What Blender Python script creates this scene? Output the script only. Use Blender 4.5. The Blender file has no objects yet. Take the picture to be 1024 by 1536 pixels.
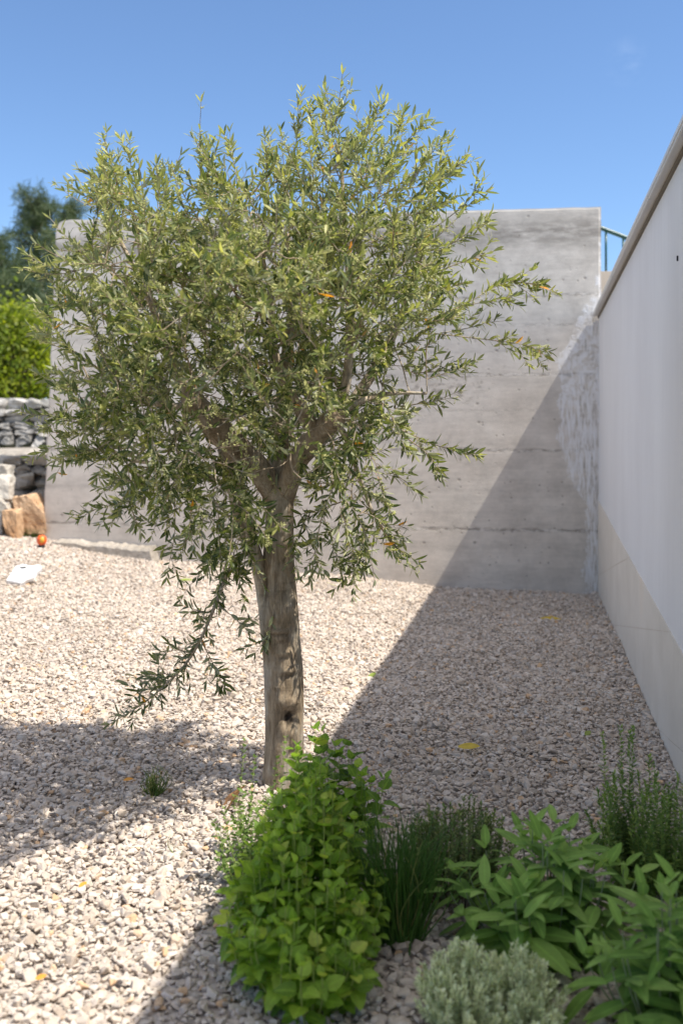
import bpy, bmesh, math, random
import numpy as np
from mathutils import Vector, Matrix, noise as mnoise

random.seed(7)
RNG = np.random.default_rng(7)
R = math.radians
SC = bpy.context.scene
COL = SC.collection
F = 1500.0          # focal length in pixels of the 1024 x 1536 frame
HX, HY = 512.0, 670.0   # optical axis column, horizon row


def at(px, py, Y):
    """point at distance Y that is seen at photo pixel px,py"""
    return np.array([(px - HX) * Y / F, Y, (HY - py) * Y / F])


# right wall: plane x = WX0 + WK*y ; concrete wall runs from corner C0 along SD
WX0, WK = 0.537, 0.1905
C0 = np.array([2.08, 8.10])
_n = math.hypot(1, .19)
SD = np.array([-1, .19]) / _n         # along the concrete wall, leftwards
ND = np.array([.19, 1.0]) / _n        # away from the camera


def sstep(a, b, x):
    t = np.clip((x - a) / (b - a), 0, 1)
    return t * t * (3 - 2 * t)


def ground_z(X, Y):
    X = np.asarray(X, float); Y = np.asarray(Y, float)
    s = np.clip((WX0 + WK * Y - X) * .982, 0, 5.2)
    g = np.clip((Y - 2.6) / 5.6, 0, 1.0)
    und = sstep(8.2, 6.5, Y) * .012 * np.sin(X * 2.1 + 1.3) * np.sin(Y * 1.7 + .4) + .004 * np.sin(X * 4.7 + Y * 3.1)
    return -1.2 + np.interp(s, [0, 1.26, 1.84, 3.74, 4.76, 5.2], [0, .03, .085, .20, .355, .41]) * g + und


def gz(x, y):
    return float(ground_z(x, y))


def on_ground(px, py):
    """ground point seen at photo pixel"""
    Y = 4.0
    for _ in range(40):
        x = (px - HX) * Y / F
        Y = .5 * Y + .5 * (-gz(x, Y)) * F / (py - HY)
    return np.array([(px - HX) * Y / F, Y, gz((px - HX) * Y / F, Y)])


# ------------------------------------------------------------------ mesh helpers
def mk(name, V, faces, mat=None, parent=None, attrs=None, smooth=True, mats=None, mi=None):
    V = np.asarray(V, float).copy()
    if parent is not None:
        r = parent
        off = np.zeros(3)
        while r is not None:
            off += np.array(r.location); r = r.parent
        V -= off
    if isinstance(faces, np.ndarray):
        faces = [faces]
    me = bpy.data.meshes.new(name)
    if len(faces) and isinstance(faces[0], np.ndarray):
        faces = [f for f in faces if len(f)]
        loops = np.concatenate([f.ravel() for f in faces]).astype(np.int32)
        tot = np.concatenate([np.full(len(f), f.shape[1]) for f in faces]).astype(np.int32)
    else:
        loops = np.array([i for f in faces for i in f], np.int32)
        tot = np.array([len(f) for f in faces], np.int32)
    st = np.concatenate([[0], np.cumsum(tot)[:-1]]).astype(np.int32)
    me.vertices.add(len(V)); me.vertices.foreach_set('co', V.astype(np.float32).ravel())
    me.loops.add(len(loops)); me.loops.foreach_set('vertex_index', loops)
    me.polygons.add(len(tot)); me.polygons.foreach_set('loop_start', st)
    try:
        me.polygons.foreach_set('loop_total', tot)
    except Exception:
        pass
    me.polygons.foreach_set('use_smooth', np.full(len(tot), bool(smooth)))
    if mats:
        for m in mats: me.materials.append(m)
        if mi is not None: me.polygons.foreach_set('material_index', np.asarray(mi, np.int32))
    elif mat:
        me.materials.append(mat)
    for k, a in (attrs or {}).items():
        a = np.asarray(a, np.float32)
        if a.ndim == 1:
            at_ = me.attributes.new(k, 'FLOAT', 'POINT'); at_.data.foreach_set('value', a)
        else:
            at_ = me.attributes.new(k, 'FLOAT_VECTOR', 'POINT'); at_.data.foreach_set('vector', a.ravel())
    me.update(calc_edges=True); me.validate()
    o = bpy.data.objects.new(name, me)
    COL.objects.link(o)
    if parent is not None: o.parent = parent
    return o


def tag(o, label, cat, group=None, kind=None):
    if label: o['label'] = label
    if cat: o['category'] = cat
    if group: o['group'] = group
    if kind: o['kind'] = kind
    return o


def thing(name, label, cat, loc, group=None):
    o = bpy.data.objects.new(name, None)
    o.empty_display_size = .1
    COL.objects.link(o); o.location = tuple(float(v) for v in loc)
    return tag(o, label, cat, group)


def structure(o):
    o['kind'] = 'structure'; return o


def from_bm(bm):
    bm.verts.index_update()
    V = np.array([v.co[:] for v in bm.verts]); Fs = [[v.index for v in f.verts] for f in bm.faces]
    bm.free()
    return V, Fs


class MB:
    """collects pieces into one mesh"""
    def __init__(s): s.V = []; s.F = []; s.n = 0; s.A = {}
    def add(s, V, Fs, **attrs):
        V = np.asarray(V, float)
        s.V.append(V); s.F += [[int(i) + s.n for i in f] for f in Fs]; s.n += len(V)
        for k, a in attrs.items():
            s.A.setdefault(k, []).append(np.full(len(V), a) if np.isscalar(a) else np.asarray(a))
        return s
    def box(s, lo, hi, bev=0.0, M=None):
        bm = bmesh.new(); bmesh.ops.create_cube(bm, size=1)
        lo = np.array(lo); hi = np.array(hi)
        for v in bm.verts: v.co = Vector(tuple((lo + hi) / 2 + np.array(v.co) * (hi - lo)))
        if bev: bmesh.ops.bevel(bm, geom=bm.edges[:], offset=bev, segments=2, affect='EDGES')
        V, Fs = from_bm(bm)
        if M is not None: V = V @ np.array(M)[:3, :3].T + np.array(M)[:3, 3]
        return s.add(V, Fs)
    def build(s, name, mat, parent=None, smooth=False, mats=None, mi=None):
        return mk(name, np.concatenate(s.V), s.F, mat, parent, {k: np.concatenate(v) for k, v in s.A.items()}, smooth, mats, mi)


def frames(P):
    P = np.asarray(P, float)
    T = np.gradient(P, axis=0); T /= np.linalg.norm(T, axis=1)[:, None] + 1e-9
    a = np.array([1., 0, 0]) if abs(T[0][0]) < .8 else np.array([0, 1., 0])
    N = np.zeros_like(P)
    n = a - T[0] * a.dot(T[0]); N[0] = n / np.linalg.norm(n)
    for i in range(1, len(P)):
        n = N[i - 1] - T[i] * N[i - 1].dot(T[i]); N[i] = n / (np.linalg.norm(n) + 1e-9)
    return T, N, np.cross(T, N)


def tube(P, rad, sides=6, cap=True):
    P = np.asarray(P, float); rad = np.broadcast_to(np.asarray(rad, float), (len(P),))
    T, N, B = frames(P)
    th = np.arange(sides) * 2 * np.pi / sides
    ring = N[:, None, :] * np.cos(th)[None, :, None] + B[:, None, :] * np.sin(th)[None, :, None]
    V = (P[:, None, :] + ring * rad[:, None, None]).reshape(-1, 3)
    i = np.arange(len(P) - 1)[:, None] * sides; j = np.arange(sides)[None, :]; j2 = (j + 1) % sides
    Q = np.stack([i + j, i + j2, i + sides + j2, i + sides + j], -1).reshape(-1, 4)
    Fs = [list(q) for q in Q]
    if cap: Fs += [list(range(sides))[::-1], list(range((len(P) - 1) * sides, len(P) * sides))]
    return V, Fs


def smooth_path(P, n):
    """Catmull-Rom through points, n samples"""
    P = np.asarray(P, float)
    if len(P) == 2:
        return P[0] + (P[1] - P[0]) * np.linspace(0, 1, n)[:, None]
    Q = np.vstack([2 * P[0] - P[1], P, 2 * P[-1] - P[-2]])
    t = np.linspace(0, len(P) - 1 - 1e-6, n); k = t.astype(int); u = (t - k)[:, None]
    a, b, c, d = Q[k], Q[k + 1], Q[k + 2], Q[k + 3]
    return .5 * (2 * b + (c - a) * u + (2 * a - 5 * b + 4 * c - d) * u ** 2 + (3 * b - a - 3 * c + d) * u ** 3)


def unit(v):
    v = np.asarray(v, float); return v / (np.linalg.norm(v) + 1e-9)


# ------------------------------------------------------------------ materials
def new_mat(name):
    m = bpy.data.materials.new(name); m.use_nodes = True
    nt = m.node_tree; nt.nodes.clear()
    return m, nt


class NT:
    def __init__(s, nt): s.nt = nt
    def n(s, t, **kw):
        nd = s.nt.nodes.new(t)
        for k, v in kw.items():
            if k.startswith('_'): nd.inputs[k[1:].replace('_', ' ')].default_value = v
            else: setattr(nd, k, v)
        return nd
    def l(s, a, b): s.nt.links.new(a, b)
    def noise(s, vec, scale, detail=4, rough=.55, dim='3D', dist=0.0):
        nd = s.n('ShaderNodeTexNoise', noise_dimensions=dim)
        nd.inputs['Scale'].default_value = scale; nd.inputs['Detail'].default_value = detail
        nd.inputs['Roughness'].default_value = rough; nd.inputs['Distortion'].default_value = dist
        if vec is not None: s.l(vec, nd.inputs['Vector'])
        return nd.outputs['Fac']
    def ramp(s, fac, stops, interp='LINEAR'):
        nd = s.n('ShaderNodeValToRGB'); cr = nd.color_ramp; cr.interpolation = interp
        while len(cr.elements) < len(stops): cr.elements.new(.5)
        for e, (p, c) in zip(cr.elements, stops):
            e.position = p
            e.color = (c, c, c, 1) if np.isscalar(c) else tuple(c) + (1,)
        s.l(fac, nd.inputs['Fac']); return nd.outputs['Color']
    def math(s, op, a, b=None, clamp=False):
        nd = s.n('ShaderNodeMath', operation=op); nd.use_clamp = clamp
        for i, v in enumerate((a, b)):
            if v is None: continue
            if isinstance(v, (int, float)): nd.inputs[i].default_value = v
            else: s.l(v, nd.inputs[i])
        return nd.outputs[0]
    def mix(s, fac, a, b, mode='MIX'):
        nd = s.n('ShaderNodeMix', data_type='RGBA', blend_type=mode)
        for sock, v in ((nd.inputs[0], fac), (nd.inputs[6], a), (nd.inputs[7], b)):
            if isinstance(v, (int, float)): sock.default_value = v
            elif isinstance(v, tuple): sock.default_value = v + (1,) if len(v) == 3 else v
            else: s.l(v, sock)
        return nd.outputs[2]
    def mapping(s, vec, scale=(1, 1, 1), rot=(0, 0, 0), loc=(0, 0, 0)):
        nd = s.n('ShaderNodeMapping')
        nd.inputs['Scale'].default_value = scale; nd.inputs['Rotation'].default_value = rot; nd.inputs['Location'].default_value = loc
        s.l(vec, nd.inputs['Vector']); return nd.outputs[0]
    def obj(s): return s.n('ShaderNodeTexCoord').outputs['Object']
    def attr(s, name, out='Fac'):
        return s.n('ShaderNodeAttribute', attribute_name=name).outputs[out]
    def bump(s, h, strength=.5, dist=.01, normal=None):
        nd = s.n('ShaderNodeBump'); nd.inputs['Strength'].default_value = strength; nd.inputs['Distance'].default_value = dist
        s.l(h, nd.inputs['Height'])
        if normal is not None: s.l(normal, nd.inputs['Normal'])
        return nd.outputs[0]
    def principled(s, color, rough=.8, normal=None, spec=.3, **kw):
        p = s.n('ShaderNodeBsdfPrincipled')
        if isinstance(color, tuple): p.inputs['Base Color'].default_value = color + (1,)
        else: s.l(color, p.inputs['Base Color'])
        if isinstance(rough, (int, float)): p.inputs['Roughness'].default_value = rough
        else: s.l(rough, p.inputs['Roughness'])
        p.inputs['Specular IOR Level'].default_value = spec
        for k, v in kw.items(): p.inputs[k].default_value = v
        if normal is not None: s.l(normal, p.inputs['Normal'])
        return p.outputs[0]
    def out(s, sh):
        o = s.n('ShaderNodeOutputMaterial'); s.l(sh, o.inputs['Surface'])


def simple_mat(name, col, rough=.6, var=.12, scale=8, bump=.2, bscale=60, metal=0, spec=.3):
    m, nt = new_mat(name); t = NT(nt); o = t.obj()
    n = t.noise(o, scale, 5)
    c = t.ramp(n, [(.25, tuple(v * (1 - var) for v in col)), (.75, tuple(min(1, v * (1 + var)) for v in col))])
    b = t.bump(t.noise(o, bscale, 4), bump, .004)
    t.out(t.principled(c, rough, b, spec, Metallic=metal)); return m


def leaf_mat(name, stops, back, trans=.3, rough=.5, spec=.4, tcol=None, rib=.25, sheen=0.0, nscale=30):
    """stops: ramp over the per-leaf random number; back: colour of the underside"""
    m, nt = new_mat(name); t = NT(nt)
    lf = t.n('ShaderNodeAttribute', attribute_name='leaf')
    sep = t.n('ShaderNodeSeparateXYZ'); t.l(lf.outputs['Vector'], sep.inputs[0])
    front = t.ramp(sep.outputs[2], stops)
    # paler midrib
    ax = t.math('ABSOLUTE', sep.outputs[0])
    ribm = t.ramp(ax, [(0.0, rib), (.22, 0.0)])
    front = t.mix(ribm, front, tuple(min(1, v * 1.7) for v in stops[len(stops) // 2][1]))
    n = t.noise(t.obj(), nscale, 3)
    front = t.mix(.35, front, t.mix(1.0, front, t.ramp(n, [(.3, .55), (.7, 1.35)]), 'MULTIPLY'))
    geo = t.n('ShaderNodeNewGeometry')
    bk = t.mix(.35, back, front)
    col = t.mix(geo.outputs['Backfacing'], front, bk)
    bp = t.bump(t.noise(t.obj(), nscale * 5, 2), .25, .002)
    p = t.principled(col, rough, bp, spec)
    if sheen: p.node.inputs['Sheen Weight'].default_value = sheen
    tr = t.n('ShaderNodeBsdfTranslucent')
    if tcol is None: t.l(t.mix(1.0, front, (2.2, 2.3, 1.0), 'MULTIPLY'), tr.inputs['Color'])
    else: t.l(t.mix(.5, front, tcol), tr.inputs['Color'])
    mx = t.n('ShaderNodeMixShader'); mx.inputs[0].default_value = trans
    t.l(p, mx.inputs[1]); t.l(tr.outputs[0], mx.inputs[2])
    t.out(mx.outputs[0]); return m


def gravel_stone_mat():
    m, nt = new_mat('gravel'); t = NT(nt)
    r = t.attr('rnd'); o = t.obj()
    base = t.ramp(r, [(0, (.46, .385, .32)), (.2, (.56, .48, .41)), (.4, (.63, .56, .495)), (.55, (.53, .445, .38)),
                      (.7, (.68, .61, .55)), (.84, (.49, .43, .385)), (.965, (.61, .52, .44)), (.99, (.60, .40, .24)), (1, (.62, .42, .27))], 'LINEAR')
    base = t.mix(1.0, base, t.ramp(t.noise(o, 1.3, 4, .6), [(.3, (.86, .84, .80)), (.7, (1.0, .985, .955))]), 'MULTIPLY')
    n = t.noise(o, 75, 5, .65)
    c = t.mix(.6, base, t.mix(1.0, base, t.ramp(n, [(.3, .62), (.5, 1.0), (.72, 1.22)]), 'MULTIPLY'))
    b = t.bump(t.noise(o, 160, 5, .7), .55, .004)
    t.out(t.principled(c, .85, b, .25)); return m


def soil_mat():
    m, nt = new_mat('gravel_bed'); t = NT(nt); o = t.obj()
    v = t.n('ShaderNodeTexVoronoi'); v.inputs['Scale'].default_value = 34; t.l(o, v.inputs['Vector'])
    hsv = t.n('ShaderNodeSeparateColor'); t.l(v.outputs['Color'], hsv.inputs[0])
    c = t.ramp(hsv.outputs[0], [(0, (.33, .28, .24)), (.5, (.46, .41, .36)), (1, (.58, .53, .48))])
    b = t.bump(t.math('SUBTRACT', 1.0, v.outputs['Distance']), .9, .02)
    t.out(t.principled(c, .9, b, .2)); return m


def concrete_mat():
    m, nt = new_mat('board_marked_concrete'); t = NT(nt)
    o = t.obj()   # object space: x = metres from the corner, z = height over the eye level
    sep = t.n('ShaderNodeSeparateXYZ'); t.l(o, sep.inputs[0])
    sx, sz = sep.outputs[0], sep.outputs[2]
    warm = t.noise(o, .9, 5, .65)
    base = t.ramp(warm, [(.25, (.51, .445, .38)), (.5, (.585, .525, .46)), (.75, (.64, .59, .525))])
    # horizontal board bands, each with its own tone
    band = t.noise(t.mapping(o, (.22, .22, 4.4)), 1.7, 4, .65)
    base = t.mix(.75, base, t.mix(1.0, base, t.ramp(band, [(.28, .80), (.5, 1.0), (.7, 1.10)]), 'MULTIPLY'))
    fine = t.noise(t.mapping(o, (3.2, 3.2, 15)), 2.6, 6, .72)
    base = t.mix(.45, base, t.mix(1.0, base, t.ramp(fine, [(.3, .80), (.7, 1.13)]), 'MULTIPLY'))
    cloud = t.noise(o, 4.0, 8, .74)
    base = t.mix(.9, base, t.mix(1.0, base, t.ramp(cloud, [(.3, .74), (.55, 1.0), (.75, 1.10)]), 'MULTIPLY'))
    # grey cast near the top, dark run-off stain just under it
    n2 = t.noise(t.mapping(o, (1.6, 1.6, 7)), 2.6, 7, .75)
    mr = t.n('ShaderNodeMapRange'); t.l(sz, mr.inputs[0]); mr.inputs[1].default_value = .2; mr.inputs[2].default_value = 1.7
    base = t.mix(t.math('MULTIPLY', mr.outputs[0], .45), base, t.mix(1.0, (.60, .595, .56), t.ramp(cloud, [(.3, .72), (.7, 1.15)]), 'MULTIPLY'))
    d = t.math('ABSOLUTE', t.math('SUBTRACT', sz, 1.75))
    st = t.math('MULTIPLY', t.ramp(d, [(0, 1), (.05, .8), (.17, 0)]), t.ramp(n2, [(.36, 0), (.56, 1)]))
    base = t.mix(t.math('MULTIPLY', st, .75), base, (.17, .155, .135))
    d2 = t.math('ABSOLUTE', t.math('SUBTRACT', sz, 1.45))
    st2 = t.math('MULTIPLY', t.ramp(d2, [(0, 1), (.28, 0)]), t.ramp(t.noise(t.mapping(o, (1.2, 1.2, 5), loc=(4, 0, 2)), 2.6, 6, .7), [(.48, 0), (.66, 1)]))
    base = t.mix(t.math('MULTIPLY', st2, .4), base, (.24, .215, .18))
    # pour joints
    wob = t.math('MULTIPLY', t.math('SUBTRACT', t.noise(o, 2.2, 5, .75), .5), .055)
    zj = t.math('ADD', sz, wob)
    jsum = None; jn = t.noise(t.mapping(o, (2.5, 2.5, 9)), 4.0, 5, .75)
    for z, w in ((1.235, .9), (.995, .35), (.78, .2), (.59, 1.0), (.30, .25), (-.03, .9), (-.36, .2), (-.686, 1.0)):
        dj = t.math('ABSOLUTE', t.math('SUBTRACT', zj, z))
        l = t.math('MULTIPLY', t.ramp(dj, [(0, 1), (.006, .8), (.022, 0)]), w)
        jsum = l if jsum is None else t.math('MAXIMUM', jsum, l)
    jd = t.math('MULTIPLY', jsum, t.ramp(jn, [(.44, 0), (.58, 1)]))
    jl = t.math('MULTIPLY', jsum, t.ramp(jn, [(.40, 1), (.52, 0)]))
    base = t.mix(t.math('MULTIPLY', jd, .75), base, (.15, .13, .11))
    base = t.mix(t.math('MULTIPLY', jl, .6), base, (.66, .62, .57))
    # blow holes and rough patches
    hole = None
    for sc, thr, rad in ((7, .60, .13), (17, .72, .19)):
        v = t.n('ShaderNodeTexVoronoi'); v.inputs['Scale'].default_value = sc; t.l(t.mapping(o, (1, 1, 1.2), loc=(sc, 0, 0)), v.inputs['Vector'])
        sel = t.n('ShaderNodeSeparateColor'); t.l(v.outputs['Color'], sel.inputs[0])
        h1 = t.math('MULTIPLY', t.ramp(v.outputs['Distance'], [(rad * .5, 1), (rad, 0)]), t.math('GREATER_THAN', sel.outputs[0], thr))
        hole = h1 if hole is None else t.math('MAXIMUM', hole, h1)
    base = t.mix(t.math('MULTIPLY', hole, .5), base, (.14, .12, .10))
    # honeycombed rough zone in the middle of the wall, under the pour joint
    zn = t.math('MULTIPLY', t.ramp(t.math('ABSOLUTE', t.math('SUBTRACT', sz, .5)), [(.05, 1), (.32, 0)]), t.ramp(t.math('ABSOLUTE', t.math('SUBTRACT', sx, 1.25)), [(.15, 1), (.75, 0)]))
    ro = t.math('MULTIPLY', t.ramp(t.math('ADD', t.noise(t.mapping(o, (1, 1, 1.7)), 11, 7, .78), t.math('MULTIPLY', zn, .13)), [(.63, 0), (.71, 1)]), t.math('ADD', .25, zn, True))
    base = t.mix(t.math('MULTIPLY', ro, .6), base, (.19, .165, .14))
    chips = t.ramp(t.noise(t.mapping(o, (6, 6, 3.5)), 2.6, 5, .65), [(.68, 0), (.72, 1)])
    base = t.mix(t.math('MULTIPLY', chips, .55), base, (.64, .62, .59))
    # trowelled repair mortar along the corner
    fc = t.n('ShaderNodeFloatCurve'); c = fc.mapping.curves[0]
    pts = [(-1.2, .12), (-1.0, .14), (-.65, .10), (-.42, .12), (-.34, .19), (-.12, .24), (-.02, .31), (.35, .33), (.70, .31), (.86, .24), (1.03, .19), (1.15, .12), (1.22, .02), (1.5, .0)]
    while len(c.points) < len(pts): c.points.new(.5, .5)
    for p, (z, s) in zip(c.points, pts): p.location = ((z + 1.3) / 3.0, s); p.handle_type = 'VECTOR'
    fc.mapping.update()
    t.l(t.math('DIVIDE', t.math('ADD', sz, 1.3), 3.0), fc.inputs['Value'])
    edge = t.math('MULTIPLY', t.math('SUBTRACT', t.noise(o, 3.6, 8, .76), .5), .40)
    lim = t.math('ADD', fc.outputs[0], edge)
    patch = t.ramp(t.math('SUBTRACT', lim, sx), [(0.0, 0), (.010, 1)])
    strokes = t.noise(t.mapping(o, (30, 8, 4), rot=(0, R(12), 0)), 1.7, 6, .7, dist=.6)
    swirl = t.noise(o, 7, 5, .6, dist=2.4)
    up = t.ramp(sz, [(.25, 0), (.45, 1)])
    sm = t.mix(t.math('MULTIPLY', up, .75), strokes, swirl)
    pm = t.math('MULTIPLY', patch, t.ramp(sm, [(.42, .0), (.52, .7), (.64, 1)]))
    base = t.mix(t.math('MULTIPLY', pm, .9), base, (.74, .73, .735))
    dkm = t.math('MULTIPLY', t.ramp(t.math('SUBTRACT', t.math('MULTIPLY', lim, .55), sx), [(0, 0), (.02, 1)]), t.ramp(strokes, [(.36, 1), (.46, 0)]))
    base = t.mix(t.math('MULTIPLY', dkm, .5), base, (.20, .19, .185))
    # bumps
    h = t.math('ADD', t.math('MULTIPLY', fine, .5), t.math('MULTIPLY', t.noise(o, 40, 6, .72), .4))
    h = t.math('SUBTRACT', h, t.math('MULTIPLY', t.math('ADD', t.math('ADD', jd, hole), ro), .8))
    h = t.math('ADD', h, t.math('MULTIPLY', pm, .5))
    b = t.bump(h, .5, .007)
    t.out(t.principled(base, .88, b, .2)); return m


def render_mat():
    m, nt = new_mat('white_render'); t = NT(nt); o = t.obj()
    n = t.noise(t.mapping(o, (1, 1, .5)), 1.1, 4, .6)
    c = t.ramp(n, [(.3, (.66, .65, .65)), (.7, (.74, .735, .735))])
    n3 = t.ramp(t.noise(t.mapping(o, (9, 9, .7)), 2, 4, .6), [(.35, .985), (.7, 1.008)])
    c = t.mix(1.0, c, n3, 'MULTIPLY')
    sp = t.n('ShaderNodeSeparateXYZ'); t.l(o, sp.inputs[0])
    drip = t.math('MULTIPLY', t.ramp(t.noise(t.mapping(o, (7, 7, .35)), 3, 5, .7), [(.52, 0), (.70, 1)]), t.ramp(t.math('SUBTRACT', 2.215, sp.outputs[2]), [(0, 1), (.5, 0)]))
    c = t.mix(t.math('MULTIPLY', drip, .22), c, (.44, .42, .39))
    blot = t.ramp(t.noise(o, 2.4, 7, .7), [(.54, 0), (.74, 1)])
    c = t.mix(t.math('MULTIPLY', blot, .10), c, (.52, .50, .48))
    b = t.bump(t.noise(o, 190, 4, .7), .3, .003)
    b = t.bump(t.noise(t.mapping(o, (1, 1, 1)), 9, 5, .6), .16, .012, b)
    t.out(t.principled(c, .85, b, .2)); return m


def plinth_mat():
    m, nt = new_mat('cream_stone'); t = NT(nt); o = t.obj()
    n = t.noise(o, 2.6, 6, .65)
    c = t.ramp(n, [(.3, (.60, .545, .47)), (.7, (.70, .645, .57))])
    rust = t.ramp(t.noise(o, 1.3, 5, .7), [(.60, 0), (.72, 1)])
    c = t.mix(t.math('MULTIPLY', rust, .3), c, (.62, .47, .32))
    b = t.bump(t.noise(o, 60, 5, .7), .35, .004)
    t.out(t.principled(c, .8, b, .2)); return m


def bark_mat(name='olive_bark', tint=1.0):
    m, nt = new_mat(name); t = NT(nt); o = t.obj()
    z = t.mapping(o, (7, 7, 2.0)); n = t.noise(z, 4.5, 8, .74, dist=.6)
    pat = t.noise(t.mapping(o, (3.5, 3.5, 1.6)), 3.2, 4, .6)
    a = t.ramp(n, [(.28, (.11 * tint, .082 * tint, .052 * tint)), (.48, (.31 * tint, .235 * tint, .155 * tint)), (.72, (.50 * tint, .40 * tint, .28 * tint))])
    g = t.ramp(n, [(.28, (.22 * tint, .18 * tint, .135 * tint)), (.7, (.60 * tint, .53 * tint, .42 * tint))])
    c = t.mix(t.ramp(pat, [(.46, 0), (.62, 1)]), a, g)
    dk = t.attr('wound')
    c = t.mix(dk, c, (.045, .034, .026))
    cr = t.noise(t.mapping(o, (16, 16, 1.6)), 7, 7, .78)
    c = t.mix(.7, c, t.mix(1.0, c, t.ramp(cr, [(.36, .50), (.5, 1.0), (.66, 1.15)]), 'MULTIPLY'))
    ringn = t.noise(t.mapping(o, (2.5, 2.5, 22)), 2.2, 5, .7)
    c = t.mix(.5, c, t.mix(1.0, c, t.ramp(ringn, [(.34, .62), (.46, 1.0)]), 'MULTIPLY'))
    b = t.bump(cr, .8, .008); b = t.bump(t.noise(o, 120, 4, .7), .4, .003, b)
    t.out(t.principled(c, .9, b, .15)); return m


def rock_mat(name, a, b_, bumpd=.03, scale=3.0):
    m, nt = new_mat(name); t = NT(nt); o = t.obj()
    n = t.noise(o, scale, 7, .68); r = t.attr('rnd')
    c = t.ramp(n, [(.28, a), (.72, b_)])
    c = t.mix(.7, c, t.mix(1.0, c, t.ramp(r, [(0, .6), (1, 1.35)]), 'MULTIPLY'))
    v = t.ramp(t.noise(o, scale * 5, 6, .7), [(.32, .65), (.6, 1.1)])
    c = t.mix(.7, c, t.mix(1.0, c, v, 'MULTIPLY'))
    b = t.bump(t.noise(o, scale * 6, 6, .72), .8, bumpd)
    t.out(t.principled(c, .9, b, .2)); return m


M = {}
M['gravel'] = gravel_stone_mat()
M['bed'] = soil_mat()
M['concrete'] = concrete_mat()
M['footing'] = rock_mat('footing_concrete', (.30, .26, .21), (.52, .47, .41), .02, 5)
M['render'] = render_mat()
M['plinth'] = plinth_mat()
M['joint'] = simple_mat('joint_grout', (.56, .47, .385), .9)
M['coping'] = simple_mat('coping_metal', (.62, .61, .59), .45, .08, 3, .1, 30, .0, .5)
M['coping_shade'] = simple_mat('coping_shade_strip', (.17, .15, .125), .9)  # dark colour stands in for the shadow below the coping
M['rail'] = simple_mat('green_paint', (.012, .07, .06), .35, .15, 10, .05, 40, 0, .5)
M['landing'] = simple_mat('beige_render', (.50, .43, .35), .9, .1, 3, .3, 80)
M['bark'] = bark_mat()
M['twig'] = bark_mat('olive_twig_bark', 1.25)
M['cut'] = simple_mat('cut_wood', (.34, .25, .17), .85, .3, 30, .4, 120)
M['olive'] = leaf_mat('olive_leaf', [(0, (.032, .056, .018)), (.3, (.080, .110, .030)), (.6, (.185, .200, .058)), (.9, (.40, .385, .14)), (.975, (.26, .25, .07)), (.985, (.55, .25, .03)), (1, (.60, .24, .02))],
                      (.44, .44, .30), .30, .45, .35)
M['bud'] = simple_mat('olive_bud', (.50, .49, .20), .6, .25, 40, .1, 60)
M['melissa'] = leaf_mat('lemon_balm_leaf', [(0, (.078, .150, .014)), (.5, (.17, .285, .026)), (.85, (.26, .375, .05)), (1, (.36, .41, .07))], (.18, .24, .08), .36, .5, .35, nscale=70)
M['melissa_stem'] = simple_mat('lemon_balm_stem', (.27, .33, .08), .6)
M['oregano'] = leaf_mat('oregano_leaf', [(0, (.08, .14, .03)), (.6, (.14, .21, .055)), (1, (.22, .29, .09))], (.24, .32, .15), .35, .6, .3)
M['chive'] = leaf_mat('chive_blade', [(0, (.045, .115, .018)), (.6, (.085, .185, .028)), (.93, (.10, .19, .04)), (1, (.42, .34, .12))], (.06, .13, .03), .15, .4, .4, rib=0)
M['thyme'] = leaf_mat('thyme_leaf', [(0, (.065, .11, .032)), (.6, (.13, .185, .058)), (1, (.24, .27, .10))], (.13, .17, .09), .2, .6, .3)
M['thyme_stem'] = simple_mat('thyme_stem', (.16, .13, .07), .8)
M['sage'] = leaf_mat('sage_leaf', [(0, (.115, .215, .040)), (.5, (.185, .305, .062)), (1, (.26, .38, .095))], (.25, .33, .17), .25, .75, .2, sheen=.08, rib=.5)
M['sage_stem'] = simple_mat('sage_stem', (.24, .28, .15), .8)
M['silver'] = leaf_mat('silver_leaf', [(0, (.36, .42, .25)), (.6, (.54, .58, .38)), (1, (.70, .71, .50))], (.52, .56, .40), .2, .8, .1, rib=0, sheen=.2)
M['savory'] = leaf_mat('savory_leaf', [(0, (.075, .145, .032)), (.6, (.145, .23, .052)), (1, (.26, .34, .085))], (.13, .19, .08), .25, .55, .3)
M['grass'] = leaf_mat('grass_blade', [(0, (.08, .14, .03)), (.7, (.15, .20, .05)), (1, (.36, .32, .13))], (.13, .18, .06), .25, .5, .3, rib=0)
M['pine'] = leaf_mat('pine_needles', [(0, (.04, .062, .032)), (.6, (.085, .115, .055)), (1, (.16, .18, .085))], (.05, .075, .035), .15, .6, .3, rib=0)
M['bush'] = leaf_mat('bush_leaf', [(0, (.08, .11, .014)), (.5, (.17, .20, .022)), (1, (.30, .31, .04))], (.22, .30, .05), .4, .5, .3)
M['fallen_y'] = leaf_mat('fallen_leaf_yellow', [(0, (.50, .36, .03)), (1, (.55, .40, .04))], (.50, .40, .10), .2)
M['fallen_o'] = leaf_mat('fallen_leaf_orange', [(0, (.62, .27, .04)), (1, (.66, .30, .05))], (.55, .30, .10), .2)
M['fallen_g'] = leaf_mat('fallen_leaf_green', [(0, (.20, .26, .04)), (1, (.24, .30, .05))], (.25, .30, .12), .2)
M['dry'] = leaf_mat('dry_leaf', [(0, (.42, .21, .09)), (1, (.46, .24, .10))], (.40, .22, .10), .15, .8)
M['grey_rock'] = rock_mat('grey_limestone', (.26, .245, .225), (.56, .535, .50), .03, 4)
M['white_rock'] = rock_mat('white_limestone', (.42, .375, .31), (.64, .60, .53), .03, 4)
M['orange_rock'] = rock_mat('orange_limestone', (.42, .22, .10), (.68, .50, .33), .03, 4)
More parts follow.
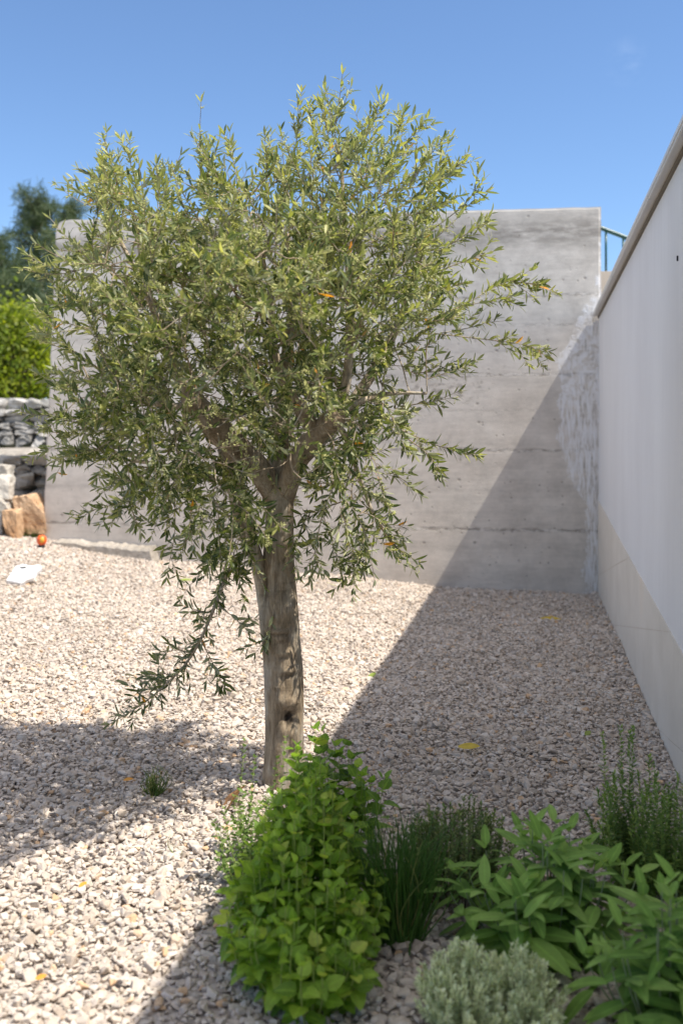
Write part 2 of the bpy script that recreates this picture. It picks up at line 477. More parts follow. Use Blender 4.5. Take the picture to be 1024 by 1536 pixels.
M['slab'] = simple_mat('white_slab', (.92, .915, .90), .8, .04, 6, .2, 50)
M['path'] = rock_mat('pale_concrete', (.30, .265, .22), (.50, .455, .40), .03, 4)
M['turf'] = simple_mat('turf', (.12, .16, .045), .95, .5, 5, .8, 50)
M['orange_plastic'] = simple_mat('orange_plastic', (.75, .12, .02), .4, .08, 20, .05, 50, 0, .5)
M['dark_plastic'] = simple_mat('dark_plastic', (.03, .03, .035), .5)
M['yellow_plastic'] = simple_mat('yellow_plastic', (.72, .40, .06), .4)


# ------------------------------------------------------------------ leaf clouds
def leaf_template(prof, nl=5, fold=.25, curl=.15, serr=0.0, petiole=0.0):
    """unit leaf along +y; prof(t)->half width; upper side faces +z"""
    V = []; L = []
    for i in range(nl + 1):
        t = i / nl
        w = prof(t)
        if serr and 0 < i < nl: w *= 1 + serr * (1 if i % 2 else -1)
        w = max(w, .004)
        y = petiole + (1 - petiole) * t
        z = -curl * y * y
        for sx in (-1, 0, 1):
            V.append((sx * w, y - (.02 if sx and serr and i % 2 else 0), z + abs(sx) * w * fold)); L.append((sx, t))
    Q = []
    for i in range(nl):
        a = i * 3
        Q += [[a, a + 1, a + 4, a + 3], [a + 1, a + 2, a + 5, a + 4]]
    return np.array(V), np.array(Q), np.array(L)


class Leaves:
    def __init__(s, tpl): s.tpl = tpl; s.o = []; s.ax = []; s.nz = []; s.sc = []; s.r = []
    def add(s, o, axis, normal, size, rnd, wid=1.0):
        s.o.append(o); s.ax.append(axis); s.nz.append(normal); s.sc.append((size * wid, size, size)); s.r.append(rnd)
    def build(s, name, mat, parent, **kw):
        tv, tq, tl = s.tpl
        O = np.array(s.o); A = np.array(s.ax); N = np.array(s.nz); S = np.array(s.sc); Rn = np.array(s.r)
        A /= np.linalg.norm(A, axis=1)[:, None] + 1e-9
        N = N - A * (A * N).sum(1)[:, None]; N /= np.linalg.norm(N, axis=1)[:, None] + 1e-9
        X = np.cross(A, N)
        n, k = len(O), len(tv)
        curlv = RNG.uniform(.4, 1.7, n)
        T = tv[None] * S[:, None, :]
        T[:, :, 2] *= curlv[:, None]
        V = O[:, None] + T[..., 0:1] * X[:, None] + T[..., 1:2] * A[:, None] + T[..., 2:3] * N[:, None]
        Q = (tq[None] + (np.arange(n) * k)[:, None, None]).reshape(-1, 4)
        at_ = np.concatenate([np.broadcast_to(tl[None], (n, k, 2)), np.broadcast_to(Rn[:, None, None], (n, k, 1))], -1).reshape(-1, 3)
        return mk(name, V.reshape(-1, 3), Q, mat, parent, {'leaf': at_})


def rv(): return unit(RNG.normal(size=3))


# ------------------------------------------------------------------ setting: ground
def axis_coords(lo, hi, step, far):
    a = np.arange(lo, hi + 1e-6, step)
    out = [far * k for k in (1, .4, .15, .06, .02)]
    return np.concatenate([[lo - v for v in out], a, [hi + v for v in out[::-1]]])


xs = axis_coords(-6, 4, .1, 600); ys = axis_coords(-2, 10, .1, 600)
GX, GY = np.meshgrid(xs, ys)
GZ = ground_z(GX, GY) - .010
nx, ny = len(xs), len(ys)
i = np.arange(ny - 1)[:, None] * nx + np.arange(nx - 1)[None]
ground = structure(mk('ground', np.stack([GX, GY, GZ], -1).reshape(-1, 3), np.stack([i, i + 1, i + nx + 1, i + nx], -1).reshape(-1, 4), M['bed']))


# ------------------------------------------------------------------ gravel (nobody could count it)
def stone_shape(rng, bevel):
    bm = bmesh.new()
    a = np.array([1.0, rng.uniform(.6, .95), rng.uniform(.38, .7)]) * .5
    for k in range(rng.integers(9, 14)):
        p = rng.normal(size=3); p /= np.linalg.norm(p)
        p = np.sign(p) * np.abs(p) ** .75
        bm.verts.new(tuple(p * a * rng.uniform(.85, 1.08)))
    r = bmesh.ops.convex_hull(bm, input=bm.verts[:])
    bmesh.ops.delete(bm, geom=[v for v in bm.verts if not v.link_faces], context='VERTS')
    bmesh.ops.dissolve_limit(bm, angle_limit=R(14), verts=bm.verts[:], edges=bm.edges[:])
    if bevel: bmesh.ops.bevel(bm, geom=bm.edges[:], offset=.045, segments=1, affect='EDGES', clamp_overlap=True)
    bmesh.ops.triangulate(bm, faces=bm.faces[:])
    V, Fs = from_bm(bm)
    return V, np.array(Fs)


def scatter_gravel():
    rng = np.random.default_rng(3)
    g = .0168
    Y = np.arange(1.55, 9.3, g); X = np.arange(-4.2, 2.4, g)
    XX, YY = np.meshgrid(X, Y); XX = XX.ravel() + rng.uniform(-.5, .5, XX.size) * g; YY = YY.ravel() + rng.uniform(-.5, .5, YY.size) * g
    wallx = WX0 + WK * YY - .012
    s = (XX - C0[0]) * SD[0] + (YY - C0[1]) * SD[1]; d = (XX - C0[0]) * ND[0] + (YY - C0[1]) * ND[1]
    keep = (XX < wallx) & ((d < -.005) | ((s > 4.9) & (YY < 9.05))) & (XX > -.3413 * YY - .75)
    tx, ty = -.205, 3.53
    keep &= np.hypot(XX - tx, YY - ty) > .075
    XX, YY = XX[keep], YY[keep]
    n = len(XX)
    size = np.clip(rng.lognormal(math.log(.0238), .34, n), .012, .060)
    rnd = rng.uniform(0, 1, n)
    # small shared tint patches so colours do not look evenly mixed
    Z = ground_z(XX, YY) + rng.normal(0, .0036, n) + .006 * np.sin(XX * 9 + 2 * np.sin(YY * 5)) * np.sin(YY * 8 + XX * 3)
    heap = np.clip(.06 - (wallx[keep] - XX), 0, .06) * .25
    Z += heap
    ang = rng.uniform(0, 2 * np.pi, n); tilt = rng.normal(0, .42, n); ta = rng.uniform(0, 2 * np.pi, n)
    near = YY < 3.9
    Vs = []; Fs = []; As = []; off = 0
    NV = 26
    which = rng.integers(0, NV, n)
    for bev in (True, False):
        srng = np.random.default_rng(11)
        for k in range(NV):
            V, Fc = stone_shape(srng, bev)
            idx = np.where((which == k) & (near == bev))[0]
            if not len(idx): continue
            ca, sa = np.cos(ang[idx]), np.sin(ang[idx])
            ct, st_ = np.cos(tilt[idx]), np.sin(tilt[idx]); cb, sb = np.cos(ta[idx]), np.sin(ta[idx])
            m = len(idx); o = np.zeros(m); e = np.ones(m)
            Rz = np.stack([np.stack([ca, -sa, o], -1), np.stack([sa, ca, o], -1), np.stack([o, o, e], -1)], 1)
            Rx = np.stack([np.stack([e, o, o], -1), np.stack([o, ct, -st_], -1), np.stack([o, st_, ct], -1)], 1)
            Rb = np.stack([np.stack([cb, -sb, o], -1), np.stack([sb, cb, o], -1), np.stack([o, o, e], -1)], 1)
            RR = Rb @ Rx @ Rz
            W = np.einsum('nij,kj->nki', RR, V) * size[idx][:, None, None] + np.stack([XX[idx], YY[idx], Z[idx]], -1)[:, None]
            Vs.append(W.reshape(-1, 3)); As.append(np.repeat(rnd[idx], len(V)))
            Fs.append((Fc[None] + (off + np.arange(m) * len(V))[:, None, None]).reshape(-1, 3)); off += m * len(V)
    o = mk('gravel', np.concatenate(Vs), [np.concatenate(Fs)], M['gravel'], None, {'rnd': np.concatenate(As)}, smooth=False)
    tag(o, None, None, None, 'stuff')
    print('gravel stones', n, 'tris', sum(len(f) for f in Fs))


scatter_gravel()


# ------------------------------------------------------------------ concrete wall
def concrete_wall():
    # built in its own space: x along the wall from the corner, y away from the camera, z over eye level
    rng = np.random.default_rng(5)
    L = 4.86; th = .34
    top_r, top_l = 1.945, 2.035
    w = thing('concrete_wall', 'board-marked grey concrete wall closing the gravel yard behind the olive tree', 'wall', (C0[0], C0[1], 0))
    w.rotation_euler = (0, 0, math.pi - math.atan2(.19, 1))
    # note: local x = SD, local y must be ND -> mirrored, so y is flipped below
    out = []
    def nz(a): return mnoise.noise(Vector((a, 3.1, 7.7)))
    for k in range(41):                       # top edge from corner to the left end
        t = k / 40; out.append((-.02 + (L - .26) * t, top_r + (top_l - top_r) * t + .006 * nz(t * 30)))
    xl = L
    for k, (dx, dz) in enumerate(((-.20, -.004), (-.16, -.02), (-.135, -.06), (-.125, -.12))):
        out.append((xl + dx, top_l + dz))
    for k in range(30):                       # ragged left end, battered a little
        t = k / 29; z = top_l - .2 - t * 2.95
        out.append((xl - .125 + .14 * t + .012 * nz(z * 9) + .006 * nz(z * 31), z))
    out.append((-.02, -1.45))
    bm = bmesh.new()
    vs = [bm.verts.new((x, 0, z)) for x, z in out]
    f = bm.faces.new(vs)
    r = bmesh.ops.extrude_face_region(bm, geom=[f])
    for v in [e for e in r['geom'] if isinstance(e, bmesh.types.BMVert)]: v.co.y = -th
    bmesh.ops.recalc_face_normals(bm, faces=bm.faces[:])
    es = [e for e in bm.edges if abs(e.verts[0].co.y - e.verts[1].co.y) < 1e-6 and e.calc_face_angle(0) > .6]
    bmesh.ops.bevel(bm, geom=es, offset=.018, segments=3, affect='EDGES', clamp_overlap=True)
    bmesh.ops.triangulate(bm, faces=[f for f in bm.faces if len(f.verts) > 4])
    V, Fs = from_bm(bm)
    me = bpy.data.meshes.new('wall_body'); me.from_pydata([tuple(v) for v in V], [], Fs); me.materials.append(M['concrete'])
    o = bpy.data.objects.new('wall_body', me); COL.objects.link(o); o.parent = w
    # low rough footing at the left end (local space), its top ragged
    n = 60; H = []
    rows = []
    for k in range(n + 1):
        s = 3.74 + (4.70 - 3.74) * k / n
        gp = C0 + SD * s; base = gz(gp[0], gp[1])
        hgt = (-.884 + .055 * (s - 3.74)) - base + .02 * mnoise.noise(Vector((s * 7, 0, 0))) + .012 * mnoise.noise(Vector((s * 25, 2, 0)))
        d = .17 + .02 * mnoise.noise(Vector((s * 6, 5, 0)))
        endf = min(1, k / 2.0, (n - k) / 2.0)
        rows.append([(s, 0.012, base - .3), (s, d, base - .3), (s, d, base + hgt * .75 * endf), (s, d - .025, base + hgt * .95 * endf), (s, d * .5, base + (hgt + .012 * mnoise.noise(Vector((s * 18, 9, 0)))) * endf), (s, .012, base + (hgt + .012) * endf)])
    V = np.array(rows).reshape(-1, 3); m = 6
    Fs = [[k * m + j, k * m + j + 1, (k + 1) * m + j + 1, (k + 1) * m + j] for k in range(n) for j in range(m - 1)]
    Fs += [list(range(m)), [n * m + j for j in range(m)][::-1]]
    me = bpy.data.meshes.new('footing'); me.from_pydata([tuple(v) for v in V], [], Fs); me.materials.append(M['footing'])
    a = me.attributes.new('rnd', 'FLOAT', 'POINT'); a.data.foreach_set('value', np.full(len(V), .5, np.float32))
    o = bpy.data.objects.new('footing', me); COL.objects.link(o); o.parent = w
    return w


concrete_wall()


# ------------------------------------------------------------------ rendered wall on the right
def right_wall():
    ang = math.atan2(1, WK)             # direction of the wall, away from the camera
    D = np.array([WK, 1.0]); D /= np.linalg.norm(D); Nn = np.array([D[1], -D[0]])   # to the right
    w = thing('rendered_wall', 'smooth white rendered wall on the right with metal coping and cream stone base', 'wall', (C0[0] + .0, C0[1], -1.2))
    O = np.array([C0[0], C0[1]])
    def P(u, r, z):            # u metres towards the camera from the corner, r to the right of the face
        p = O - D * u + Nn * r; return np.array([p[0], p[1], z])
    def block(mb, u0, u1, r0, r1, z0, z1, bev=0):
        bm = bmesh.new()
        vs = [bm.verts.new(tuple(P(u, r, z))) for u in (u0, u1) for r in (r0, r1) for z in (z0, z1)]
        for f in ((0, 1, 3, 2), (4, 6, 7, 5), (0, 4, 5, 1), (2, 3, 7, 6), (0, 2, 6, 4), (1, 5, 7, 3)): bm.faces.new([vs[k] for k in f])
        bmesh.ops.recalc_face_normals(bm, faces=bm.faces[:])
        if bev: bmesh.ops.bevel(bm, geom=bm.edges[:], offset=bev, segments=2, affect='EDGES')
        V, Fs = from_bm(bm); mb.add(V, Fs)
    b = MB(); block(b, .004, 9.5, .0, .30, -1.6, 1.036); b.build('wall_body', M['render'], w)
    # narrow strip coloured dark as the shadow gap under the coping
    b = MB(); block(b, .004, 9.5, -.010, .31, 1.0375, 1.0535); b.build('coping_shade_strip', M['coping_shade'], w)
    # coping in sheet lengths, with drip edge
    for k in range(5):
        b = MB(); u0 = -.05 + k * 2.0; u1 = u0 + 1.992
        if k == 0: u0 = .012
        dz = .0018 * (k % 2)
        block(b, u0, u1, -.050, .36, 1.0545 + dz, 1.077 + dz, .003)
        block(b, u0 + .01, u1 - .01, -.046, -.038, 1.047 + dz, 1.0542 + dz)
        b.build('coping', M['coping'], w)
    b = MB(); block(b, 4.493, 4.50, -.006, .0, .684, .703); b.build('hook', M['dark_plastic'], w)
    # sloping stone base, proud of the render; its joints are fine grooves between slabs
    def ztop(u): return -.434 - (u / 1.018) * .0668
    tops = [0.006, 9.4]
    def slab(poly, name, mat, r0, r1, bev):
        bm = bmesh.new()
        vs = [bm.verts.new(tuple(P(u, r0, z))) for u, z in poly]
        f = bm.faces.new(vs); r = bmesh.ops.extrude_face_region(bm, geom=[f])
        for v in [e for e in r['geom'] if isinstance(e, bmesh.types.BMVert)]:
            v.co += Vector((Nn[0], Nn[1], 0)) * (r1 - r0)
        bmesh.ops.recalc_face_normals(bm, faces=bm.faces[:])
        if bev: bmesh.ops.bevel(bm, geom=bm.edges[:], offset=bev, segments=1, affect='EDGES')
        V, Fs = from_bm(bm); return mk(name, V, Fs, mat, w, smooth=False)
    # joints rise towards the camera: z = za + .165*u
    J = [(.15, -1.02), (1.92, -1.11), (3.9, -1.2), (5.9, -1.2)]
    sl = .165
    def jz(k, u): return J[k][1] + sl * (u - J[k][0])
    def meet(k):
        # where the joint meets the top line / the ground
        ut = (-.434 - J[k][1] + sl * J[k][0]) / (sl + .0668 / 1.018); ug = J[k][0] + (-1.4 - J[k][1]) / sl
        return ut, ug
    g = .0018
    bounds = []
    u_prev_t, u_prev_g = .006, .006
    prev = None
    for k in range(len(J) + 1):
        if k < len(J): ut, ug = meet(k)
        poly = []
        if prev is None:
            poly = [(.006, ztop(.006)), (.006, -1.4)]
            if k < len(J):
                if ug < .006: poly[1] = (.006, jz(k, .006) + g); poly += [(ut, ztop(ut) - .0)]
                else: poly += [(ug, -1.4), (ut, ztop(ut))]
        else:
            pt, pg = prev
            a = (pt + g * 4, ztop(pt + g * 4))
            if pg < .006: c = [(.006, jz(k - 1, .006) - g), (.006, -1.4)]
            else: c = [(pg + g * 12, -1.4)]
            if k < len(J): poly = [a] + c + [(ug, -1.4), (ut, ztop(ut))]
            else: poly = [a] + c + [(9.4, -1.4), (9.4, ztop(9.4))]
        slab(poly, 'base_slab', M['plinth'], -.006, .004, 0)
        prev = (ut, ug)
    # coloured grout behind the slabs
    slab([(.008, ztop(0) - .004), (.008, -1.42), (9.4, -1.42), (9.4, ztop(9.4) - .004)], 'grout', M['joint'], -.0042, .003, 0)
    return w


right_wall()


# ------------------------------------------------------------------ railing and landing behind
def railing():
    Y = 9.6
    lw = MB(); lw.box((2.30, 9.42, -.4), (6.0, 9.9, 1.655), .01)
    o = lw.build('landing_wall', M['landing']); tag(o, 'beige rendered landing wall under the green railing', 'wall')
    t = thing('railing', 'dark green metal stair railing with thin balusters on the beige landing', 'railing', (2.45, Y, 1.655))
    p0 = np.array([2.16, Y, 2.225]); slope = -.385
    def top(x): return p0[2] + (x - p0[0]) * slope
    xs = [2.16, 2.44, 2.8, 3.4, 3.9]
    V, Fs = tube(np.array([[x, Y, top(x)] for x in xs]), .021, 10); mk('handrail', V, Fs, M['rail'], t)
    x = 2.40 + .135
    for k in range(7):
        xx = 2.535 + .166 * k
        if top(xx) < 1.72: break
        V, Fs = tube(np.array([[xx, Y, 1.645], [xx, Y, top(xx) - .004]]), .0115, 8); mk('baluster', V, Fs, M['rail'], t)


railing()


# ------------------------------------------------------------------ hillside, terraces, stones
def hill():
    xs = np.concatenate([[-120, -60, -30, -16], np.arange(-10, 6.01, .5), [12, 25, 60, 120]])
    ys = np.array([9.9, 10.0, 10.5, 11.3, 11.62, 11.66, 12.2, 13, 14, 16, 18, 20, 24, 30, 45, 70, 110])
    def z(x, y):
        if y < 11.64: return -.16
        return .47 + (y - 11.66) * .035 + .05 * mnoise.noise(Vector((x * .4, y * .4, 0)))
    V = [(x, y, z(x, y)) for y in ys for x in xs]
    n = len(xs)
    Fs = [[j * n + i_, j * n + i_ + 1, (j + 1) * n + i_ + 1, (j + 1) * n + i_] for j in range(len(ys) - 1) for i_ in range(n - 1)]
    structure(mk('hillside', V, Fs, M['turf']))
    # pale path on the terrace edge
    b = MB()
    n = 40; xs = np.linspace(-8, -2.75, n)
    top = lambda x: -.005 + .02 * (x + 3)
    rows = []
    for x in xs:
        e = .02 * mnoise.noise(Vector((x * 4, 1, 0)))
        rows.append([(x, 10.10 + e, top(x) - .185), (x, 10.07 + e, top(x) - .145), (x, 10.30 + e, top(x) - .02), (x, 11.3, top(x) + .01), (x, 11.3, top(x) - .15)])
    V = np.array(rows).reshape(-1, 3)
    Fs = [[k * 5 + j, k * 5 + j + 1, (k + 1) * 5 + j + 1, (k + 1) * 5 + j] for k in range(n - 1) for j in range(4)]
    o = mk('path', V, Fs, M['path'], attrs={'rnd': np.full(len(V), .5)}); structure(o)


hill()


def rock(c, size, seed, sub=3, rough=.22, flat=0.0):
    """an angular, broken stone: a block with cut corners and weathered faces"""
    rng = np.random.default_rng(seed)
    bm = bmesh.new(); bmesh.ops.create_cube(bm, size=2)
    bmesh.ops.subdivide_edges(bm, edges=bm.edges[:], cuts=7 if sub >= 3 else 4, use_grid_fill=True)
    off = Vector(tuple(rng.uniform(0, 50, 3)))
    V0 = np.array([v.co[:] for v in bm.verts])
    V0 *= (1 + .16 * rng.normal(size=3)[None] * V0[:, [1, 2, 0]])          # skewed block
    for k in range(9):
        p = unit(np.sign(rng.normal(size=3)) * rng.uniform(.25, 1, 3)); d = rng.uniform(1.02, 1.35)
        e = np.maximum(V0 @ p - d, 0); V0 = V0 - e[:, None] * p[None]
    V0 = V0 / np.abs(V0).max(0)
    nn = np.array([mnoise.noise(Vector(tuple(v * 1.3)) + off) * .5 + mnoise.noise(Vector(tuple(v * 3.6)) + off) * .35 + mnoise.noise(Vector(tuple(v * 9)) + off) * .15 for v in V0])
    V0 = V0 * (1 + rough * nn)[:, None]
    V, Fs = from_bm(bm)
    a = rng.uniform(-.12, .12); ca, sa = math.cos(a), math.sin(a)
    W = V0 * np.array(size) * .5
    W = np.stack([W[:, 0] * ca - W[:, 2] * sa, W[:, 1], W[:, 0] * sa + W[:, 2] * ca], -1) + np.array(c)
    return W, Fs


def dry_wall(name, label, x0, x1, Y, z0, z1, hs, ws, mat, seed, depth=.3, lean=.1, gaps=None):
    rng = np.random.default_rng(seed); b = MB(); z = z0; r = 0
    while z < z1 - .02:
        h = rng.uniform(*hs); h = min(h, z1 - z + .02); x = x0 - rng.uniform(0, .2)
        while x < x1:
            w = rng.uniform(*ws); w = min(w, x1 - x + .05)
            V, Fs = rock((x + w / 2, Y + lean * (z - z0) + rng.uniform(-.03, .03), z + h / 2), (w * 1.06, depth, h * 1.1), rng.integers(1e6), 2, .3)
            b.add(V, Fs, rnd=float(rng.uniform(0, 1))); x += w
        z += h * .96
    o = b.build(name, mat, None, smooth=False); tag(o, label, 'wall'); return o


dry_wall('dry_stone_wall', 'upper dry-stone wall of grey limestone blocks under the light green bush', -7.0, -2.9, 11.5, .0, .57, (.07, .14), (.12, .30), M['grey_rock'], 21)
M['tan_rock'] = rock_mat('tan_limestone', (.25, .21, .165), (.52, .46, .38), .03, 4)
dry_wall('dry_stone_wall', 'lower shaded rubble wall of grey stone below the pale path', -7.0, -2.5, 9.62, -1.0, -.10, (.09, .19), (.16, .42), M['tan_rock'], 22, .40, .05)


def stone(px0, px1, py0, py1, Y, mat, name, label, seed, depth=None):
    a = at(px0, py1, Y); b = at(px1, py0, Y)
    w, h = b[0] - a[0], b[2] - a[2]
    V, Fs = rock(((a[0] + b[0]) / 2, Y + .1, (a[2] + b[2]) / 2), (w * 1.05, depth or .3, h * 1.06), seed, 3, .2)
    o = mk(name, V, Fs, mat, None, {'rnd': np.full(len(V), .6)}, smooth=False); tag(o, label, 'stone', 'stones beside the concrete wall'); return o


stone(26, 66, 743, 800, 8.98, M['orange_rock'], 'stone', 'big upright orange limestone block touching the left end of the concrete wall', 31, .3)
stone(3, 28, 766, 812, 8.80, M['orange_rock'], 'stone', 'orange wedge stone leaning left of the big orange block', 45, .22)
stone(-22, 13, 712, 748, 8.90, M['white_rock'], 'stone', 'upper round white stone at the left edge above the other white stone', 33, .25)
stone(-25, 13, 745, 774, 8.86, M['white_rock'], 'stone', 'lower white stone at the left edge above the orange wedge', 34, .25)
stone(-30, 6, 772, 806, 8.82, M['grey_rock'], 'stone', 'grey stone at the left edge lying lowest beside the orange wedge', 35, .25)
stone(-8, 12, 698, 716, 8.98, M['white_rock'], 'stone', 'smallest white stone topmost of the pile at the left edge', 36, .2)
stone(12, 30, 745, 770, 9.08, M['orange_rock'], 'stone', 'rusty brown stone wedged between the white stones and the orange block', 37, .2)
for k, (a, b_, c, d, lab) in enumerate(((-60, -20, 700, 742, 'white stone'), (-66, -26, 740, 790, 'white stone'))):
    pass


# ------------------------------------------------------------------ olive tree
TY = 3.53


def tp(px, py, dy=0.0): return at(px, py, TY + dy)


def cp(px, py, dy=0.0):
    return at(px, py, TY - .30 + dy * 1.1)


tree = thing('olive_tree', 'young olive tree with a round grey-green crown standing in the gravel', 'tree', (at(424, 1180, TY)[0], TY, gz(-.21, TY)))


def trunk():
    prof = [(1225, 380, 468), (1200, 388, 460), (1180, 392, 457), (1140, 397, 456), (1100, 399, 455), (1060, 398, 456), (1000, 396, 455), (960, 393, 451), (930, 390, 449), (900, 388, 447), (870, 390, 444), (840, 394, 441), (800, 398, 440), (760, 400, 440), (735, 401, 441), (705, 408, 440), (690, 414, 434)]
    py = np.array([p[0] for p in prof][::-1], float); l = np.array([p[1] for p in prof][::-1], float); r = np.array([p[2] for p in prof][::-1], float)
    n, sd = 210, 64
    yy = np.linspace(1225, 690, n); L = np.interp(yy, py, l); Rr = np.interp(yy, py, r)
    k = np.ones(9) / 9
    L = np.convolve(np.pad(L, 4, 'edge'), k, 'valid'); Rr = np.convolve(np.pad(Rr, 4, 'edge'), k, 'valid')
    P = np.array([tp((a + b) / 2, y) for a, b, y in zip(L, Rr, yy)]); rad = (Rr - L) / 2 * TY / F
    th = np.arange(sd) * 2 * np.pi / sd
    V = np.zeros((n, sd, 3)); W = np.zeros((n, sd))
    # wounds and knots: (px row, angle from the camera-facing side to the right (rad), size up, size round, depth)
    knots = [(1070, .32, 13, .42, -.022), (1046, .15, 12, .55, .012), (1090, .32, 10, .5, .007), (1000, .35, 5, .6, .009), (1008, .35, 3, .5, -.004), (1045, .75, 14, .35, .006), (975, .1, 4, .4, .007), (981, .1, 3, .3, -.003), (952, .05, 9, .35, .008), (958, .05, 4, .25, -.005), (942, -.1, 4, .9, .009), (947, -.1, 2.5, .8, -.003), (1025, -.3, 4, .35, .005), (1120, .5, 6, .3, -.006), (1160, -.05, 7, .25, -.008), (882, -.75, 26, .25, -.010), (838, .55, 6, .3, -.006), (925, .75, 40, .28, .006)]
    for i_ in range(n):
        for j in range(sd):
            a = th[j]; cx, cy = math.cos(a), math.sin(a)       # a = 0 to the right, a = -pi/2 to the camera
            z = P[i_][2]
            q = Vector((cx * 1.5, cy * 1.5, z * 1.4))
            d = 1 + .045 * mnoise.noise(q) + .03 * mnoise.noise(Vector((cx * 4, cy * 4, z * 3.0)) + Vector((9, 1, 4))) + .012 * math.sin(a * 5 + z * 2.0 + 2 * mnoise.noise(q))
            rr = rad[i_] * d
            rr += .0035 * mnoise.noise(Vector((cx * 7, cy * 7, z * 3.5))) + .0016 * mnoise.noise(Vector((cx * 20, cy * 20, z * 6)))
            fa = (a + math.pi / 2 + math.pi) % (2 * math.pi) - math.pi
            for (ky, ka, sy, sa, dep) in knots:
                e = ((yy[i_] - ky) / sy) ** 2 + ((fa - ka) / sa) ** 2
                if e < 6:
                    g = math.exp(-e * 1.2); rr += dep * g * (1 + .5 * mnoise.noise(Vector((cx * 25, cy * 25, z * 60))))
                    if dep < 0: W[i_, j] = max(W[i_, j], (1 if dep < -.015 else .45) * min(1, max(0, (g - .35) * 2.6) * (1 + mnoise.noise(Vector((cx * 30, cy * 30, z * 70))))))
            V[i_, j] = P[i_] + np.array([cx * rr, cy * rr, 0])
    i2 = np.arange(n - 1)[:, None] * sd; j = np.arange(sd)[None]; j2 = (j + 1) % sd
    Q = np.stack([i2 + j, i2 + j2, i2 + sd + j2, i2 + sd + j], -1).reshape(-1, 4)
    mk('trunk', V.reshape(-1, 3), [Q], M['bark'], tree, {'wound': W.ravel()})


trunk()

LIMBS = [  # px, py, dy, radius px ; cut = sawn end
    ([(399, 945, -.015, 6), (394, 895, -.025, 9), (388, 852, -.03, 10.5), (375, 812, -.03, 12), (361, 765, -.04, 13), (352, 715, -.05, 14), (341, 672, -.08, 15)], False),
    ([(412, 745, 0, 18), (394, 712, -.06, 18.5), (366, 680, -.14, 17.5), (338, 652, -.22, 16.5), (308, 622, -.30, 16), (284, 596, -.36, 15)], True),
    ([(425, 745, 0, 17), (438, 708, -.06, 16.5), (456, 675, -.14, 15), (477, 650, -.20, 14.5), (493, 634, -.26, 14.5), (503, 627, -.36, 14)], True),
    ([(474, 653, -.20, 11), (462, 632, -.24, 11), (448, 606, -.28, 10)], True),
    ([(420, 720, .02, 18), (418, 670, .10, 15), (424, 600, .18, 12), (432, 520, .22, 10), (440, 440, .22, 8), (430, 350, .18, 5)], False),
    ([(498, 632, -.28, 8), (512, 600, -.30, 7.5), (521, 560, -.30, 6.5), (524, 500, -.30, 5.5), (523, 420, -.2, 4.6), (516, 330, -.05, 3.6), (512, 250, -.02, 2.6)], False),
    ([(440, 700, .05, 13), (490, 650, .2, 11), (545, 580, .3, 9), (590, 500, .32, 7), (620, 420, .3, 5), (640, 340, .25, 3.5)], False),
    ([(360, 690, .02, 12), (310, 640, .12, 10), (265, 560, .2, 8), (235, 480, .2, 6), (215, 400, .15, 4), (200, 320, .1, 2.8)], False),
    ([(300, 615, -.30, 7), (270, 570, -.32, 6), (245, 500, -.18, 5), (215, 430, -.18, 4), (180, 360, -.15, 3), (150, 300, -.12, 2)], False),
    ([(447, 608, -.27, 6), (422, 560, -.30, 5.5), (408, 500, -.32, 5), (406, 440, -.30, 4), (385, 360, -.15, 3), (360, 300, -.12, 2.2)], False),
    ([(290, 602, -.33, 7), (260, 610, -.36, 5), (210, 600, -.32, 4), (150, 590, -.33, 3)], False),
    ([(388, 832, -.04, 3.6), (368, 830, -.08, 3.3), (350, 845, -.11, 3.0), (334, 878, -.14, 2.7), (320, 915, -.16, 2.4), (303, 955, -.18, 2.1), (283, 990, -.2, 1.8), (256, 1020, -.22, 1.5), (215, 1055, -.24, 1.1), (165, 1086, -.26, .6)], False),
    ([(505, 620, -.30, 5), (545, 600, -.28, 4), (590, 590, -.16, 3), (640, 590, -.15, 2)], False),
    ([(500, 628, -.28, 5), (520, 660, -.24, 4), (540, 720, -.1, 3), (560, 770, -.08, 2.2), (590, 820, -.06, 1.5)], False),
    ([(360, 740, -.03, 5), (320, 720, -.12, 4), (260, 700, -.2, 3), (190, 690, -.22, 2)], False),
]
nodes = []; parent_i = []
limb_ids = set()
